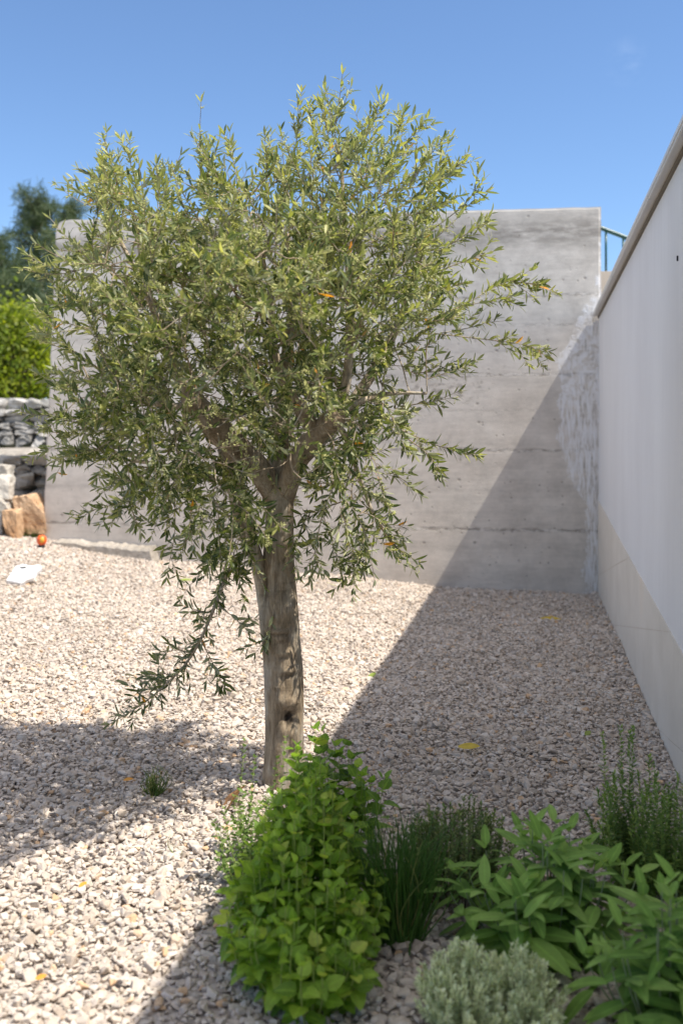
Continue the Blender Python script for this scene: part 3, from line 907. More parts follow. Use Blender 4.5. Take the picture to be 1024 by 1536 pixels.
for pts, cut in LIMBS:
    P0 = np.array([list(tp(a, b, c)) for a, b, c, r in pts]); rp = np.array([r for *_, r in pts]) * TY / F
    ln = np.linalg.norm(np.diff(P0, axis=0), axis=1).sum()
    n = max(8, int(ln / (.012 if rp[0] > .02 else .02)))
    P = smooth_path(P0, n); rr = np.interp(np.linspace(0, 1, n), np.linspace(0, 1, len(rp)), rp)
    sides = 24 if rp[0] > .02 else 10
    V, Fs = tube(P, rr, sides, cap=False)
    W = V.reshape(n, sides, 3)
    for a in range(n):
        for b in range(sides):
            d = W[a, b] - P[a]
            k = 1 + .10 * mnoise.noise(Vector(tuple(W[a, b] * 14))) + .06 * mnoise.noise(Vector(tuple(W[a, b] * 40)))
            W[a, b] = P[a] + d * k
    V = W.reshape(-1, 3)
    mi = [0] * len(Fs); wound = np.zeros(len(V))
    end = list(range((n - 1) * sides, n * sides))
    if cut:
        tdir = unit(P[-1] - P[-2])
        V = np.vstack([V, P[-1] + (V[end] - P[-1]) * .8 + tdir * rr[-1] * .16, [P[-1] + tdir * rr[-1] * .20]])
        ns = n * sides
        for b in range(sides):
            b2 = (b + 1) % sides
            Fs.append([end[b], end[b2], ns + b2, ns + b]); mi.append(0)
            Fs.append([ns + b, ns + b2, ns + sides]); mi.append(1)
        wound = np.zeros(len(V))
    else:
        Fs.append(end); mi.append(0)
    mk('limb', V, Fs, None, tree, {'wound': wound}, True, [M['bark'] if rp[0] > .02 else M['twig'], M['cut']], mi)
    # growth nodes
    m = max(3, int(ln / .05)); Q = smooth_path(P0, m); last = -1
    for k in range(m):
        if k / m < .3 and rp[0] > .025: continue
        nodes.append(Q[k]); parent_i.append(last if last >= 0 else -1); last = len(nodes) - 1
N_LIMB = len(nodes)

# crown volume: px centre, px radii, depth offset, depth radius
ELL = [(215, 425, 118, 140, -.08, .42), (380, 445, 205, 160, -.08, .60), (510, 345, 118, 120, .0, .40), (590, 435, 72, 118, .02, .36),
       (205, 605, 118, 98, -.06, .40), (400, 620, 165, 115, -.05, .50), (545, 650, 58, 112, .0, .28), (290, 705, 115, 66, -.08, .38),
       (500, 225, 42, 58, .0, .18), (332, 290, 50, 52, -.05, .25), (178, 292, 48, 48, -.08, .22), (612, 285, 40, 48, .03, .2), (515, 775, 45, 55, 0, .2), (430, 270, 50, 45, 0, .2),
       (335, 745, 75, 50, -.1, .25), (352, 782, 38, 42, -.05, .15), (230, 660, 110, 70, -.1, .3), (360, 700, 50, 80, -.25, .2), (445, 690, 40, 60, -.35, .12), (470, 715, 70, 50, -.15, .2), (150, 640, 60, 60, -.1, .25),
       (410, 650, 120, 105, .35, .22), (400, 590, 150, 80, .3, .25)]


def sample_crown(n, seed):
    rng = np.random.default_rng(seed)
    vol = np.array([e[2] * e[3] * e[5] for e in ELL]); vol /= vol.sum()
    out = []
    for k in rng.choice(len(ELL), n, p=vol):
        cx, cy, rx, ry, dy, ry2 = ELL[k]
        while True:
            u = rng.uniform(-1, 1, 3)
            if u @ u < 1: break
        u *= (u @ u) ** .12 / 1.0 if u @ u > 0 else 1
        out.append(cp(cx + u[0] * rx, cy + u[1] * ry, dy + u[2] * ry2))
    return np.array(out)


SPRIGS = [  # protruding shoots of the outline: px path, depth offset
    ([(150, 480), (95, 440), (38, 378)], -.2), ([(160, 560), (100, 520), (45, 488)], -.1), ([(190, 640), (120, 630), (74, 622)], -.25), ([(200, 672), (130, 676), (78, 692)], -.3), ([(200, 690), (140, 686), (90, 668)], -.2),
    ([(250, 735), (180, 755), (112, 772)], -.2), ([(262, 740), (262, 800), (250, 866)], -.1), ([(225, 700), (190, 740), (165, 790)], -.15), ([(180, 720), (200, 770), (212, 800)], -.1), ([(300, 760), (285, 800), (272, 830)], -.2),
    ([(180, 340), (150, 290), (110, 268)], -.1), ([(215, 330), (202, 270), (188, 212)], -.05), ([(190, 330), (165, 270), (150, 232)], -.1), ([(240, 340), (235, 290), (228, 255)], .0), ([(340, 310), (318, 255), (302, 212)], 0.), ([(360, 300), (352, 250), (345, 220)], -.1), ([(390, 300), (395, 255), (400, 232)], 0),
    ([(430, 280), (445, 210), (452, 138)], 0.), ([(500, 260), (490, 190), (486, 128)], -.02), ([(480, 260), (470, 200), (462, 160)], .05), ([(520, 260), (552, 200), (574, 150)], 0.), ([(540, 260), (545, 210), (530, 160)], .05), ([(570, 270), (612, 210), (640, 178)], .05), ([(560, 280), (590, 220), (605, 165)], .0), ([(620, 320), (655, 260), (676, 205)], .05), ([(640, 350), (692, 310), (726, 268)], .0), ([(640, 300), (670, 260), (690, 245)], .0), ([(640, 390), (700, 350), (730, 330)], .05), ([(650, 410), (700, 390), (745, 375)], .0),
    ([(640, 480), (700, 455), (750, 425), (790, 425), (835, 440)], -.1), ([(690, 460), (740, 450), (770, 445)], -.1), ([(650, 500), (735, 510), (780, 516), (822, 527)], -.1), ([(660, 500), (710, 490), (742, 478)], -.05), ([(600, 610), (650, 602), (680, 596)], 0), ([(620, 560), (670, 555), (715, 540)], 0),
    ([(590, 640), (655, 668), (714, 686)], -.05), ([(600, 650), (640, 680), (660, 705)], -.1), ([(570, 700), (605, 720), (630, 742)], -.1), ([(540, 740), (580, 800), (622, 858)], -.05), ([(510, 760), (530, 830), (530, 895)], -.1), ([(530, 740), (570, 780), (608, 806)], -.05), ([(480, 760), (500, 820), (515, 870)], -.05), ([(450, 770), (470, 820), (480, 860)], -.12), ([(436, 770), (440, 820), (447, 862)], -.14), ([(545, 790), (550, 830), (545, 860)], 0.),
    ([(425, 745), (440, 722), (470, 712), (500, 708)], -.28), ([(430, 750), (410, 725), (395, 712)], -.28), ([(412, 905), (404, 950), (398, 965)], -.09), ([(340, 700), (318, 745), (330, 790)], -.25), ([(360, 770), (352, 800), (345, 830)], -.15), ([(300, 760), (330, 790), (350, 800)], -.1),
    ([(320, 905), (350, 925), (372, 948)], -.17), ([(300, 958), (322, 1000), (336, 1032)], -.2), ([(333, 880), (322, 850), (312, 838)], -.14), ([(290, 980), (262, 975), (240, 985)], -.21), ([(330, 885), (350, 870), (372, 862)], -.15), ([(262, 1015), (240, 1010), (222, 1022)], -.22), ([(240, 1035), (215, 1035), (196, 1048)], -.24), ([(310, 930), (298, 915), (280, 920)], -.17),
]
att = np.vstack([sample_crown(3500, 5), np.array([tp(p[0][0], p[0][1], dy) for p, dy in SPRIGS[:-12]])])


def colonise(att, steps=70, D=.05, infl=.42, kill=.075):
    global nodes, parent_i
    A = att.copy()
    N = [np.array(n) for n in nodes]; Pn = list(parent_i); seen = {}
    for it in range(steps):
        if not len(A): break
        NN = np.array(N)
        d = ((A[:, None] - NN[None]) ** 2).sum(-1); near = d.argmin(1); dm = np.sqrt(d.min(1))
        ok = dm < (infl if it > 6 else .9)
        acc = {}
        for a, nidx in zip(A[ok], near[ok]):
            acc.setdefault(nidx, np.zeros(3)); acc[nidx] += unit(a - N[nidx])
        new = 0
        for nidx, v in acc.items():
            v = unit(unit(v) + .18 * rv() + np.array([0, 0, .06]))
            p = N[nidx] + v * D
            key = (nidx, tuple(np.round(p, 2)))
            if seen.get(nidx, 0) > 3: continue
            seen[nidx] = seen.get(nidx, 0) + 1
            N.append(p); Pn.append(nidx); new += 1
        NN = np.array(N)
        d = ((A[:, None] - NN[None, -max(new, 1):]) ** 2).sum(-1).min(1)
        A = A[np.sqrt(d) > kill]
        if not new: break
    nodes = np.array(N); parent_i = Pn


colonise(att)
kids = [[] for _ in nodes]
for i_, p in enumerate(parent_i):
    if p >= 0: kids[p].append(i_)
tips = np.zeros(len(nodes))
for i_ in range(len(nodes) - 1, -1, -1):
    tips[i_] = max(1, sum(tips[k] for k in kids[i_]))
rad = .0015 * tips ** .45
# branch chains beyond the limbs
big = []; twigs = MB()
done = set()
for i_ in range(N_LIMB, len(nodes)):
    p = parent_i[i_]
    main = p >= N_LIMB and max([k for k in kids[p]], key=lambda k: tips[k]) == i_
    if main: continue
    ch = [p, i_] if p >= 0 else [i_]
    while kids[ch[-1]]:
        ch.append(max(kids[ch[-1]], key=lambda k: tips[k]))
    P = nodes[ch]; rr = rad[ch].copy(); rr[0] = rr[1] if len(rr) > 1 else rr[0]
    if len(P) > 2: P[1:-1] = .5 * P[1:-1] + .25 * (P[:-2] + P[2:])
    V, Fs = tube(smooth_path(P, len(P) * 2), np.interp(np.linspace(0, 1, len(P) * 2), np.linspace(0, 1, len(P)), rr), 6, cap=False)
    if tips[i_] >= 7: big.append((V, Fs))
    else: twigs.add(V, Fs, wound=0.0)
for V, Fs in big:
    mk('branch', V, Fs, M['twig'], tree, {'wound': np.zeros(len(V))})
print('olive nodes', len(nodes), 'big', len(big))

olive_tpl = leaf_template(lambda t: .118 * math.sin(math.pi * min(1, t * .94 + .05)) ** .75, 4, .22, .10)
OL = Leaves(olive_tpl)
buds_o = []
crown_c = tp(400, 470, -.05)


CLEAR = [smooth_path(np.array([(a, b) for a, b, c, r in LIMBS[k][0]], float), 30) for k in (1, 2, 3)] + [np.array([(420., y) for y in np.arange(800, 900, 8)])]
CLEAR = np.concatenate(CLEAR)


def pruned(o):
    """the gardener kept the front of the thick limbs free"""
    if o[1] > TY - .02: return False
    q = np.array([HX + o[0] * F / o[1], HY - o[2] * F / o[1]])
    return np.hypot(*(CLEAR - q).T).min() < 19


def shoot(P, n_pairs, leaf=(.024, .046), dens=1.0, bud=.5, pale=0.0):
    """leaves in opposite pairs along path P"""
    T = np.gradient(P, axis=0); L = np.linalg.norm(T, axis=1)[:, None]; T = T / (L + 1e-9)
    phi = RNG.uniform(0, 6.28)
    idx = np.linspace(.06, 1, n_pairs) ** .95 * (len(P) - 1)
    for q, f in enumerate(idx):
        k = int(min(f, len(P) - 1.001)); u = f - k
        o = P[k] * (1 - u) + P[min(k + 1, len(P) - 1)] * u; t = T[k]
        a = unit(np.cross(t, [0.3, .2, 1.0])); b = np.cross(t, a)
        phi += math.pi / 2 + RNG.normal(0, .25)
        last = q == n_pairs - 1
        if not last and RNG.uniform() < .14: continue
        for sgn in ((0, math.pi) if not last else (0, 2.1, 4.2)):
            if RNG.uniform() > .93 * dens or (pruned(o) and RNG.uniform() < .8): continue
            ra = a * math.cos(phi + sgn) + b * math.sin(phi + sgn)
            spread = RNG.uniform(.45, 1.3) if not last else RNG.uniform(.25, .6)
            ax = unit(t * math.cos(spread) + ra * math.sin(spread) + .12 * rv() + np.array([0, 0, .05]))
            nrm = unit(t * .9 - ra * .35 + np.array([0, 0, .4]) + .55 * rv())
            sz = RNG.uniform(*leaf) * (.65 + .5 * math.sin(math.pi * min(.9, .15 + q / n_pairs * .8)))
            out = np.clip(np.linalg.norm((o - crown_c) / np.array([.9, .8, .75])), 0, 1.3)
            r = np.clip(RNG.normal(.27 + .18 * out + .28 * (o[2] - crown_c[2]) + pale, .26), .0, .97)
            if RNG.uniform() < .0035: r = 1.0
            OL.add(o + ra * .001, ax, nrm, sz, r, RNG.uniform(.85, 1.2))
        if RNG.uniform() < bud:
            for _ in range(RNG.integers(1, 3)):
                d = unit(t * .7 + rv() * .8)
                ln = RNG.uniform(.012, .026)
                for s in range(RNG.integers(5, 10)):
                    f2 = RNG.uniform(.35, 1.0)
                    buds_o.append((o + d * ln * f2 + rv() * .0045, RNG.uniform(.0015, .0026)))


def auto_shoots():
    cnt = 0
    for i_ in range(len(nodes)):
        lim = i_ < N_LIMB
        k = tips[i_]
        if lim:
            pr = .12
        elif not kids[i_]: pr = 1.0
        elif k <= 3: pr = .75
        elif k <= 8: pr = .45
        else: pr = .15
        reps = 2 if not kids[i_] and not lim else 1
        for _ in range(reps):
            if RNG.uniform() > pr: continue
            p = nodes[i_]
            if pruned(p) and RNG.uniform() < .9: continue
            pd = unit(p - nodes[parent_i[i_]]) if parent_i[i_] >= 0 else np.array([0, 0, 1.])
            out = unit(p - crown_c + 1e-6)
            if not kids[i_]: d = unit(pd + .35 * out + .45 * rv() + np.array([0, 0, .25]))
            else: d = unit(.4 * pd + .55 * out + .8 * rv() + np.array([0, 0, .15]))
            low = p[2] < -.12
            L = RNG.uniform(.07, .17)
            sag = (-.35 if low else .12) + RNG.normal(0, .15)
            tt = np.linspace(0, 1, 6)[:, None]
            P = p + d * L * tt + np.array([0, 0, sag]) * L * tt ** 2 + np.cross(d, rv()) * L * .15 * tt ** 2
            twigs.add(*tube(P, np.linspace(.0018, .0008, 6), 4, cap=False), wound=0.0)
            shoot(P, max(5, int(L / .0120)), bud=.5)
            cnt += 1
    print('auto shoots', cnt)


auto_shoots()
for (pts, dy), q in zip(SPRIGS, range(999)):
    P = smooth_path(np.array([tp(a, b, dy + .03 * k * RNG.uniform(-1, 1)) for k, (a, b) in enumerate(pts)]), 14)
    L = np.linalg.norm(np.diff(P, axis=0), axis=1).sum()
    twigs.add(*tube(P, np.linspace(.0022, .0007, 14), 5, cap=False), wound=0.0)
    hang = q >= len(SPRIGS) - 8
    shoot(P, max(5, int(L / .0165)), leaf=(.030, .048), bud=.4 if not hang else .1, pale=.08 if not hang else -.12)
    for _ in range(int(L / .06)):
        k = RNG.integers(3, 11); t = unit(P[k + 1] - P[k]); d = unit(t + .7 * rv())
        LL = RNG.uniform(.05, .1); tt = np.linspace(0, 1, 5)[:, None]
        Q = P[k] + d * LL * tt
        twigs.add(*tube(Q, np.linspace(.0013, .0006, 5), 4, cap=False), wound=0.0)
        shoot(Q, max(3, int(LL / .0135)), bud=.3 if not hang else .05, pale=.05 if not hang else -.12)
# leaves along the hanging limb
hp = smooth_path(np.array([tp(a, b, c) for a, b, c, r in LIMBS[11][0]]), 40)
shoot(hp[8:], 34, leaf=(.030, .046), bud=.05, pale=-.12)
for k in range(10, 38):
    t = unit(hp[k + 1] - hp[k]) if k < 39 else unit(hp[k] - hp[k - 1]); d = unit(t + .9 * rv()); LL = RNG.uniform(.03, .07); tt = np.linspace(0, 1, 5)[:, None]
    Q = hp[k] + d * LL * tt; shoot(Q, 4, leaf=(.024, .040), bud=.05, pale=-.12); twigs.add(*tube(Q, np.linspace(.0013, .0006, 5), 4, cap=False), wound=0.0)
twigs.build('twigs', M['twig'], tree, smooth=True)
print('olive leaves', len(OL.o), 'buds', len(buds_o))
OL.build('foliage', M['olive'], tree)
bm = bmesh.new(); bmesh.ops.create_icosphere(bm, subdivisions=1, radius=1); bv, bf = from_bm(bm); bf = np.array(bf)
bo = np.array([b[0] for b in buds_o]); bs = np.array([b[1] for b in buds_o])
mk('flower_buds', (bo[:, None] + bv[None] * bs[:, None, None]).reshape(-1, 3), [(bf[None] + (np.arange(len(bo)) * len(bv))[:, None, None]).reshape(-1, 3)], M['bud'], tree)


# ------------------------------------------------------------------ herbs of the foreground
def herb(name, label, cat, centre, stems, leaf_tpl, lmat, smat, spacing, leaf_len, ang=(1.1, .5), size_prof=None, r_stem=.0018, start=.12, pairs=2, wid=(.9, 1.1), rot=math.pi / 2, tip_up=True, droop=0.0, group=None, shade=(.5, .25)):
    """stems: list of (base xyz, tip xyz, bend vec)"""
    t0 = thing(name, label, cat, centre, group)
    Lv = Leaves(leaf_tpl); sb = MB()
    for base, tip, bend in stems:
        base, tip, bend = map(np.array, (base, tip, bend))
        n = 12; tt = np.linspace(0, 1, n)[:, None]
        P = base + (tip - base) * tt + bend * (tt * (1 - tt)) * 4 * .5
        L = np.linalg.norm(np.diff(P, axis=0), axis=1).sum()
        sb.add(*tube(P, np.linspace(r_stem, r_stem * .5, n), 5, cap=False))
        T = np.gradient(P, axis=0); T /= np.linalg.norm(T, axis=1)[:, None] + 1e-9
        m = max(2, int(L * (1 - start) / spacing)); phi = RNG.uniform(0, 6.28)
        tone = RNG.normal(0, .12)
        for q in range(m + 1):
            f = start + (1 - start) * q / m; x = f * (n - 1); k = int(min(x, n - 1.001)); u = x - k
            o = P[k] * (1 - u) + P[min(k + 1, n - 1)] * u; t = T[k]
            a = unit(np.cross(t, [.2, .1, 1.0]) + 1e-6); b = np.cross(t, a); phi += rot + RNG.normal(0, .25)
            last = q == m
            for j in range(pairs):
                al = phi + j * 2 * math.pi / pairs + RNG.normal(0, .15); ra = a * math.cos(al) + b * math.sin(al)
                sp = (ang[1] if last else ang[0] + (ang[1] - ang[0]) * (max(0, f - .75) / .25 if tip_up else 0)) + RNG.normal(0, .16)
                ax = unit(t * math.cos(sp) + ra * math.sin(sp) + np.array([0, 0, -droop * (1 - f)]) + .08 * rv())
                nrm = unit(t * 1.0 - ra * .25 + np.array([0, 0, .5]) + .2 * rv())
                sz = RNG.uniform(*leaf_len) * (size_prof(f) if size_prof else 1)
                Lv.add(o + ra * r_stem, ax, nrm, sz, float(np.clip(RNG.normal(shade[0] + tone + .22 * (f - .5), shade[1]), 0, 1)), RNG.uniform(*wid))
    sb.build('stems', smat, t0, smooth=True)
    Lv.build('leaves', lmat, t0)
    return t0


def dome(n, cx, cy, rx, ry, h, lean=.5, hvar=.2, seed=1, spread=.45, edge=.55, base_z=None, front_drop=0.0):
    """stems of a rounded clump"""
    rng = np.random.default_rng(seed); out = []
    for k in range(n):
        r = math.sqrt(rng.uniform(0, 1)); a = rng.uniform(0, 2 * math.pi)
        ux, uy = r * math.cos(a), r * math.sin(a)
        bx, by = cx + ux * rx * spread, cy + uy * ry * spread
        hh = h * (1 - (1 - edge) * r * r) * rng.uniform(1 - hvar, 1 + hvar * .5)
        hh *= 1 - front_drop * max(0, -uy)
        tx, ty = cx + ux * rx * rng.uniform(.85, 1.1), cy + uy * ry * rng.uniform(.85, 1.1)
        z = gz(bx, by) - .005
        out.append(((bx, by, z), (tx, ty, z + hh), (ux * rx * .35 * lean, uy * ry * .35 * lean, hh * .12 * r)))
    return out


mel_tpl = leaf_template(lambda t: .37 * (math.sin(math.pi * t ** .62) ** .85 if 0 < t < 1 else 0), 9, .22, .22, .10, .12)
bal = lambda f: (.6 + .55 * math.sin(math.pi * min(1, .05 + .8 * f))) if f < .9 else .6
def balm_stems(n, seed):
    rng = np.random.default_rng(seed); out = []
    for k in range(n):
        r = math.sqrt(rng.uniform()); a = rng.uniform(0, 2 * math.pi); ux, uy = r * math.cos(a), r * math.sin(a)
        back = .5 + .5 * uy; cx = float(np.interp(back, [0, .3, .55, 1], [-.060, -.085, -.100, -.085]))
        bx, by = cx + ux * .07, 2.30 + uy * .24
        wide = .045 + .130 * math.sin(math.pi * min(1, .12 + .62 * back)) ** .8
        hh = (.17 + .25 * back ** .85) * (1 - .55 * abs(ux) ** 1.6) * rng.choice([.74, .9, 1.0, 1.12], p=[.25, .35, .28, .12]) * rng.uniform(.9, 1.08)
        tx = cx + ux * wide * rng.uniform(.85, 1.15); ty = 2.30 + uy * .31 * rng.uniform(.9, 1.1)
        z = gz(bx, by) - .005
        out.append(((bx, by, z), (tx, ty, z + hh), (ux * .06, uy * .05, hh * .1 * r)))
    return out


herb('lemon_balm', 'big bright green lemon balm clump in the front, left of the chives', 'plant', (-.10, 2.38, gz(-.1, 2.38)),
     balm_stems(150, 2), mel_tpl, M['melissa'], M['melissa_stem'], .033, (.031, .050), (1.1, .5), bal, .0024, .08, droop=.22)
herb('lemon_balm', 'taller darker lemon balm rising behind the bright front clump by the trunk', 'plant', (-.03, 2.86, gz(-.03, 2.86)),
     dome(22, -.03, 2.85, .14, .14, .33, seed=4, hvar=.25) + [((-.06, 2.84, -1.2), (-.075, 2.86, -.81), (0, 0, 0)), ((-.05, 2.82, -1.2), (-.13, 2.84, -.86), (0, 0, 0)), ((.04, 2.75, -1.2), (.115, 2.72, -.905), (0.02, 0, 0)), ((.0, 2.84, -1.2), (-.06, 2.9, -.83), (0, 0, 0)), ((0.02, 2.84, -1.2), (.02, 2.9, -.87), (0, 0, 0))],
     mel_tpl, M['melissa'], M['melissa_stem'], .036, (.040, .060), (1.1, .5), bal, .002, .15, shade=(.35, .2))
small_tpl = leaf_template(lambda t: .34 * (math.sin(math.pi * t ** .7) ** .9 if 0 < t < 1 else 0), 4, .2, .15, 0, .1)
herb('oregano', 'pale thin-stemmed oregano with small leaves, left of the lemon balm', 'plant', (-.30, 2.80, gz(-.3, 2.8)),
     dome(48, -.245, 2.78, .12, .20, .23, seed=6, hvar=.35, edge=.6) + [((-.31, 2.92, -1.19), (-.285, 2.95, -.87), (0, 0, 0)), ((-.28, 2.9, -1.19), (-.255, 2.95, -.92), (0, 0, 0)), ((-.2, 2.85, -1.19), (-.16, 2.88, -.84), (0, 0, 0)), ((-.22, 2.85, -1.19), (-.185, 2.88, -.90), (0, 0, 0))],
     small_tpl, M['oregano'], M['melissa_stem'], .016, (.016, .028), (1.1, .5), lambda f: 1.15 - .5 * f, .0012, .15)


def blades(name, label, cat, cx, cy, n, rx, ry, h, mat, seed, width=.0022, flat=False, spreadtop=1.0, extra=()):
    rng = np.random.default_rng(seed); t0 = thing(name, label, cat, (cx, cy, gz(cx, cy))); V = []; Q = []; A = []; off = 0
    items = []
    for k in range(n):
        r = math.sqrt(rng.uniform()); a = rng.uniform(0, 6.283); ux, uy = r * math.cos(a), r * math.sin(a)
        b = np.array([cx + ux * rx * .5, cy + uy * ry * .5, 0]); b[2] = gz(b[0], b[1]) - .005
        hh = h * rng.uniform(.55, 1.08); d = np.array([ux * rx * spreadtop, uy * ry * spreadtop, 0]) * rng.uniform(.4, 1.1) + rng.normal(0, .012, 3)
        items.append((b, b + np.array([d[0], d[1], hh]), rng.normal(0, .018, 2)))
    items += list(extra)
    for b, tip, bend in items:
        m = 8; tt = np.linspace(0, 1, m)[:, None]
        b = np.array(b, float); tip = np.array(tip, float)
        P = b + (tip - b) * tt; P[:, 2] = b[2] + (tip[2] - b[2]) * (tt[:, 0] ** .9); P[:, :2] = b[:2] + (tip - b)[:2] * tt ** 1.6 + np.array(bend) * (tt * (1 - tt)) * 4
        W = width * rng.uniform(.8, 1.3) * np.linspace(1, .25, m)
        vv, ff = tube(P, W, 5, cap=False); ff = np.array(ff)
        V.append(vv); Q.append(ff + off); off += len(vv)
        A.append(np.stack([np.full(len(vv), .5), np.repeat(tt[:, 0], 5), np.full(len(vv), rng.uniform(0, 1))], -1))
    mk('blades', np.concatenate(V), [np.concatenate(Q)], mat, t0, {'leaf': np.concatenate(A)})
    return t0


blades('chives', 'dense dark green tuft of upright chives right of the lemon balm', 'plant', .145, 2.46, 330, .115, .10, .285, M['chive'], 8, .0021, extra=[((.09, 2.5, -1.2), (.055, 2.56, -.865), (0, 0)), ((.1, 2.5, -1.2), (.085, 2.56, -.88), (0, 0)), ((.08, 2.48, -1.2), (.03, 2.5, -.93), (0, 0)), ((.10, 2.46, -1.2), (.07, 2.5, -.93), (0.01, 0)), ((.16, 2.36, -1.2), (.185, 2.34, -1.08), (0, 0))])
tiny_tpl = leaf_template(lambda t: .26 * (math.sin(math.pi * t) ** .8 if 0 < t < 1 else 0), 2, .1, .1)
herb('thyme', 'low dark thyme cushion behind the chives and the sage', 'plant', (.30, 2.66, gz(.3, 2.66)),
     dome(190, .315, 2.66, .17, .13, .25, seed=9, hvar=.3, edge=.6), tiny_tpl, M['thyme'], M['thyme_stem'], .0072, (.010, .016), (1.0, .5), None, .0008, .3)
sage_tpl = leaf_template(lambda t: .155 * (math.sin(math.pi * min(1, (.12 + t * .88))) ** .75 if t < 1 else 0) + (.0 if t > .12 else -.05), 7, .18, .26, 0, .14)
sg = lambda f: .75 + .35 * math.sin(math.pi * min(1, .2 + .6 * f)) if f < .85 else .68
herb('sage', 'broad-leaved sage bush in the middle of the bed behind the silver cushion', 'plant', (.46, 2.44, gz(.46, 2.44)),
     dome(44, .50, 2.42, .245, .18, .27, seed=12, hvar=.25, edge=.5, spread=.5), sage_tpl, M['sage'], M['sage_stem'], 0.050, (.088, .128), (1.25, .75), sg, .0026, .16, droop=.4, shade=(.5, .22))
herb('sage', 'sage bush cut by the right edge at the front, larger leaves than the one behind', 'plant', (.68, 2.06, gz(.68, 2.06)),
     dome(32, .68, 2.06, .18, .16, .285, seed=14, hvar=.2, edge=.45, spread=.5), sage_tpl, M['sage'], M['sage_stem'], .048, (.080, .115), (1.2, .7), sg, .0026, .12, droop=.3, shade=(.62, .2))
herb('silver_thyme', 'silvery grey-green cushion plant at the bottom in front of the sage', 'plant', (.30, 2.06, gz(.3, 2.06)),
     dome(190, .255, 2.07, .105, .13, .17, seed=15, hvar=.25, edge=.45, spread=.4) + dome(170, .365, 2.06, .095, .12, .16, seed=16, hvar=.28, edge=.45, spread=.4), tiny_tpl, M['silver'], M['thyme_stem'], .0060, (.009, .013), (1.0, .5), None, .0009, .35, pairs=3, shade=(.55, .25))
sav_tpl = leaf_template(lambda t: .20 * (math.sin(math.pi * t ** .8) ** .9 if 0 < t < 1 else 0), 4, .2, .2, 0, .05)
herb('savory', 'upright savory with thin leafy spikes by the white wall on the right', 'plant', (.83, 2.78, gz(.83, 2.78)),
     dome(95, .85, 2.72, .18, .17, .31, seed=17, hvar=.42, edge=.6) + [((.74, 2.75, -1.2), (.725, 2.78, -.80), (0, 0, 0)), ((.78, 2.75, -1.2), (.775, 2.78, -.785), (0, 0, 0)), ((.79, 2.75, -1.2), (.80, 2.78, -.80), (0, 0, 0)), ((.80, 2.75, -1.2), (.815, 2.8, -.79), (0, 0, 0)), ((.86, 2.75, -1.2), (.875, 2.8, -.89), (0, 0, 0))],
     sav_tpl, M['savory'], M['melissa_stem'], .0105, (.014, .026), (.95, .45), lambda f: 1.2 - .5 * f, .0012, .08, pairs=3, rot=2.4)
# small volunteers
p = on_ground(232, 1192); blades('grass_tuft', 'small grass tuft in the tree shade on the left gravel', 'grass tuft', p[0], p[1], 60, .035, .035, .095, M['grass'], 21, .0019, spreadtop=1.0)
p = on_ground(45, 806); blades('grass_tuft', 'green weed tuft at the foot of the orange stone block', 'grass tuft', p[0], p[1], 80, .13, .08, .09, M['grass'], 22, .003, spreadtop=1.0)
p = on_ground(268, 1282); blades('grass_sprout', 'single thin grass blade leaning on the sunlit gravel left of the oregano', 'grass', p[0], p[1], 3, .03, .02, .05, M['grass'], 24, .0012)
p = on_ground(556, 1425)
herb('seedling', 'little broad-leaved seedling on the gravel between lemon balm and chives', 'plant', p, [((p[0], p[1], p[2]), (p[0] + .006, p[1], p[2] + .07), (0, 0, 0))], mel_tpl, M['melissa'], M['melissa_stem'], .022, (.04, .06), (.7, .5), None, .0015, .3, wid=(.5, .6))


# ------------------------------------------------------------------ litter on the gravel
def fallen(px, py, L, mat, label, yaw, tilt=.1, name='fallen_leaf', tpl=None, wid=1.0, roll=.0, up=.014):
    p = on_ground(px, py); Lv = Leaves(tpl or olive_tpl)
    ax = np.array([math.cos(yaw) * math.cos(tilt), math.sin(yaw) * math.cos(tilt), math.sin(tilt)])
    nrm = unit(np.array([math.sin(roll) * -math.sin(yaw), math.sin(roll) * math.cos(yaw) - .45, math.cos(roll)]))
    Lv.add(p + np.array([0, 0, up]) - ax * L * .5, ax, nrm, L, .5, wid)
    o = Lv.build(name, mat, None); tag(o, label, 'leaf', 'fallen leaves on the gravel'); return o


wide_tpl = leaf_template(lambda t: .30 * (math.sin(math.pi * t ** .8) ** .9 if 0 < t < 1 else 0), 7, .5, .25, .06)
fallen(703, 1128, .085, M['fallen_y'], 'yellow fallen leaf on the shaded gravel in front of the white wall', -.25, .12, wid=1.9, roll=.0, up=.024)
fallen(826, 931, .15, M['fallen_y'], 'long yellow-brown leaf lying on shaded gravel near the concrete corner', .1, .05, wid=1.0, up=.02)
fallen(558, 1018, .055, M['fallen_g'], 'green fallen leaf at the edge of the big wall shadow', .6, .5, wid=2.2, up=.02)
fallen(881, 1106, .05, M['fallen_g'], 'green fallen leaf beside the tips of the savory', .9, .3, wid=2.0, up=.02)
fallen(279, 873, .12, M['fallen_g'], 'yellow-green leaf on sunlit gravel under the left of the crown', .3, .15, wid=1.3, up=.02)
fallen(193, 1176, .035, M['fallen_o'], 'small orange leaf in the tree shade beside the grass tuft', .3, .2, wid=2.2, up=.018)
fallen(125, 1336, .030, M['fallen_o'], 'small orange leaf on sunlit gravel below the tree shade', 1.1, .2, wid=2.4, up=.018)
fallen(62, 1477, .026, M['fallen_o'], 'small orange leaf nearest the bottom left corner', .4, .2, wid=2.4, up=.018)
fallen(350, 1208, .125, M['dry'], 'large curled brown dry leaf standing at the foot of the trunk', 1.15, .75, tpl=wide_tpl, wid=1.0, roll=.9, up=.03)


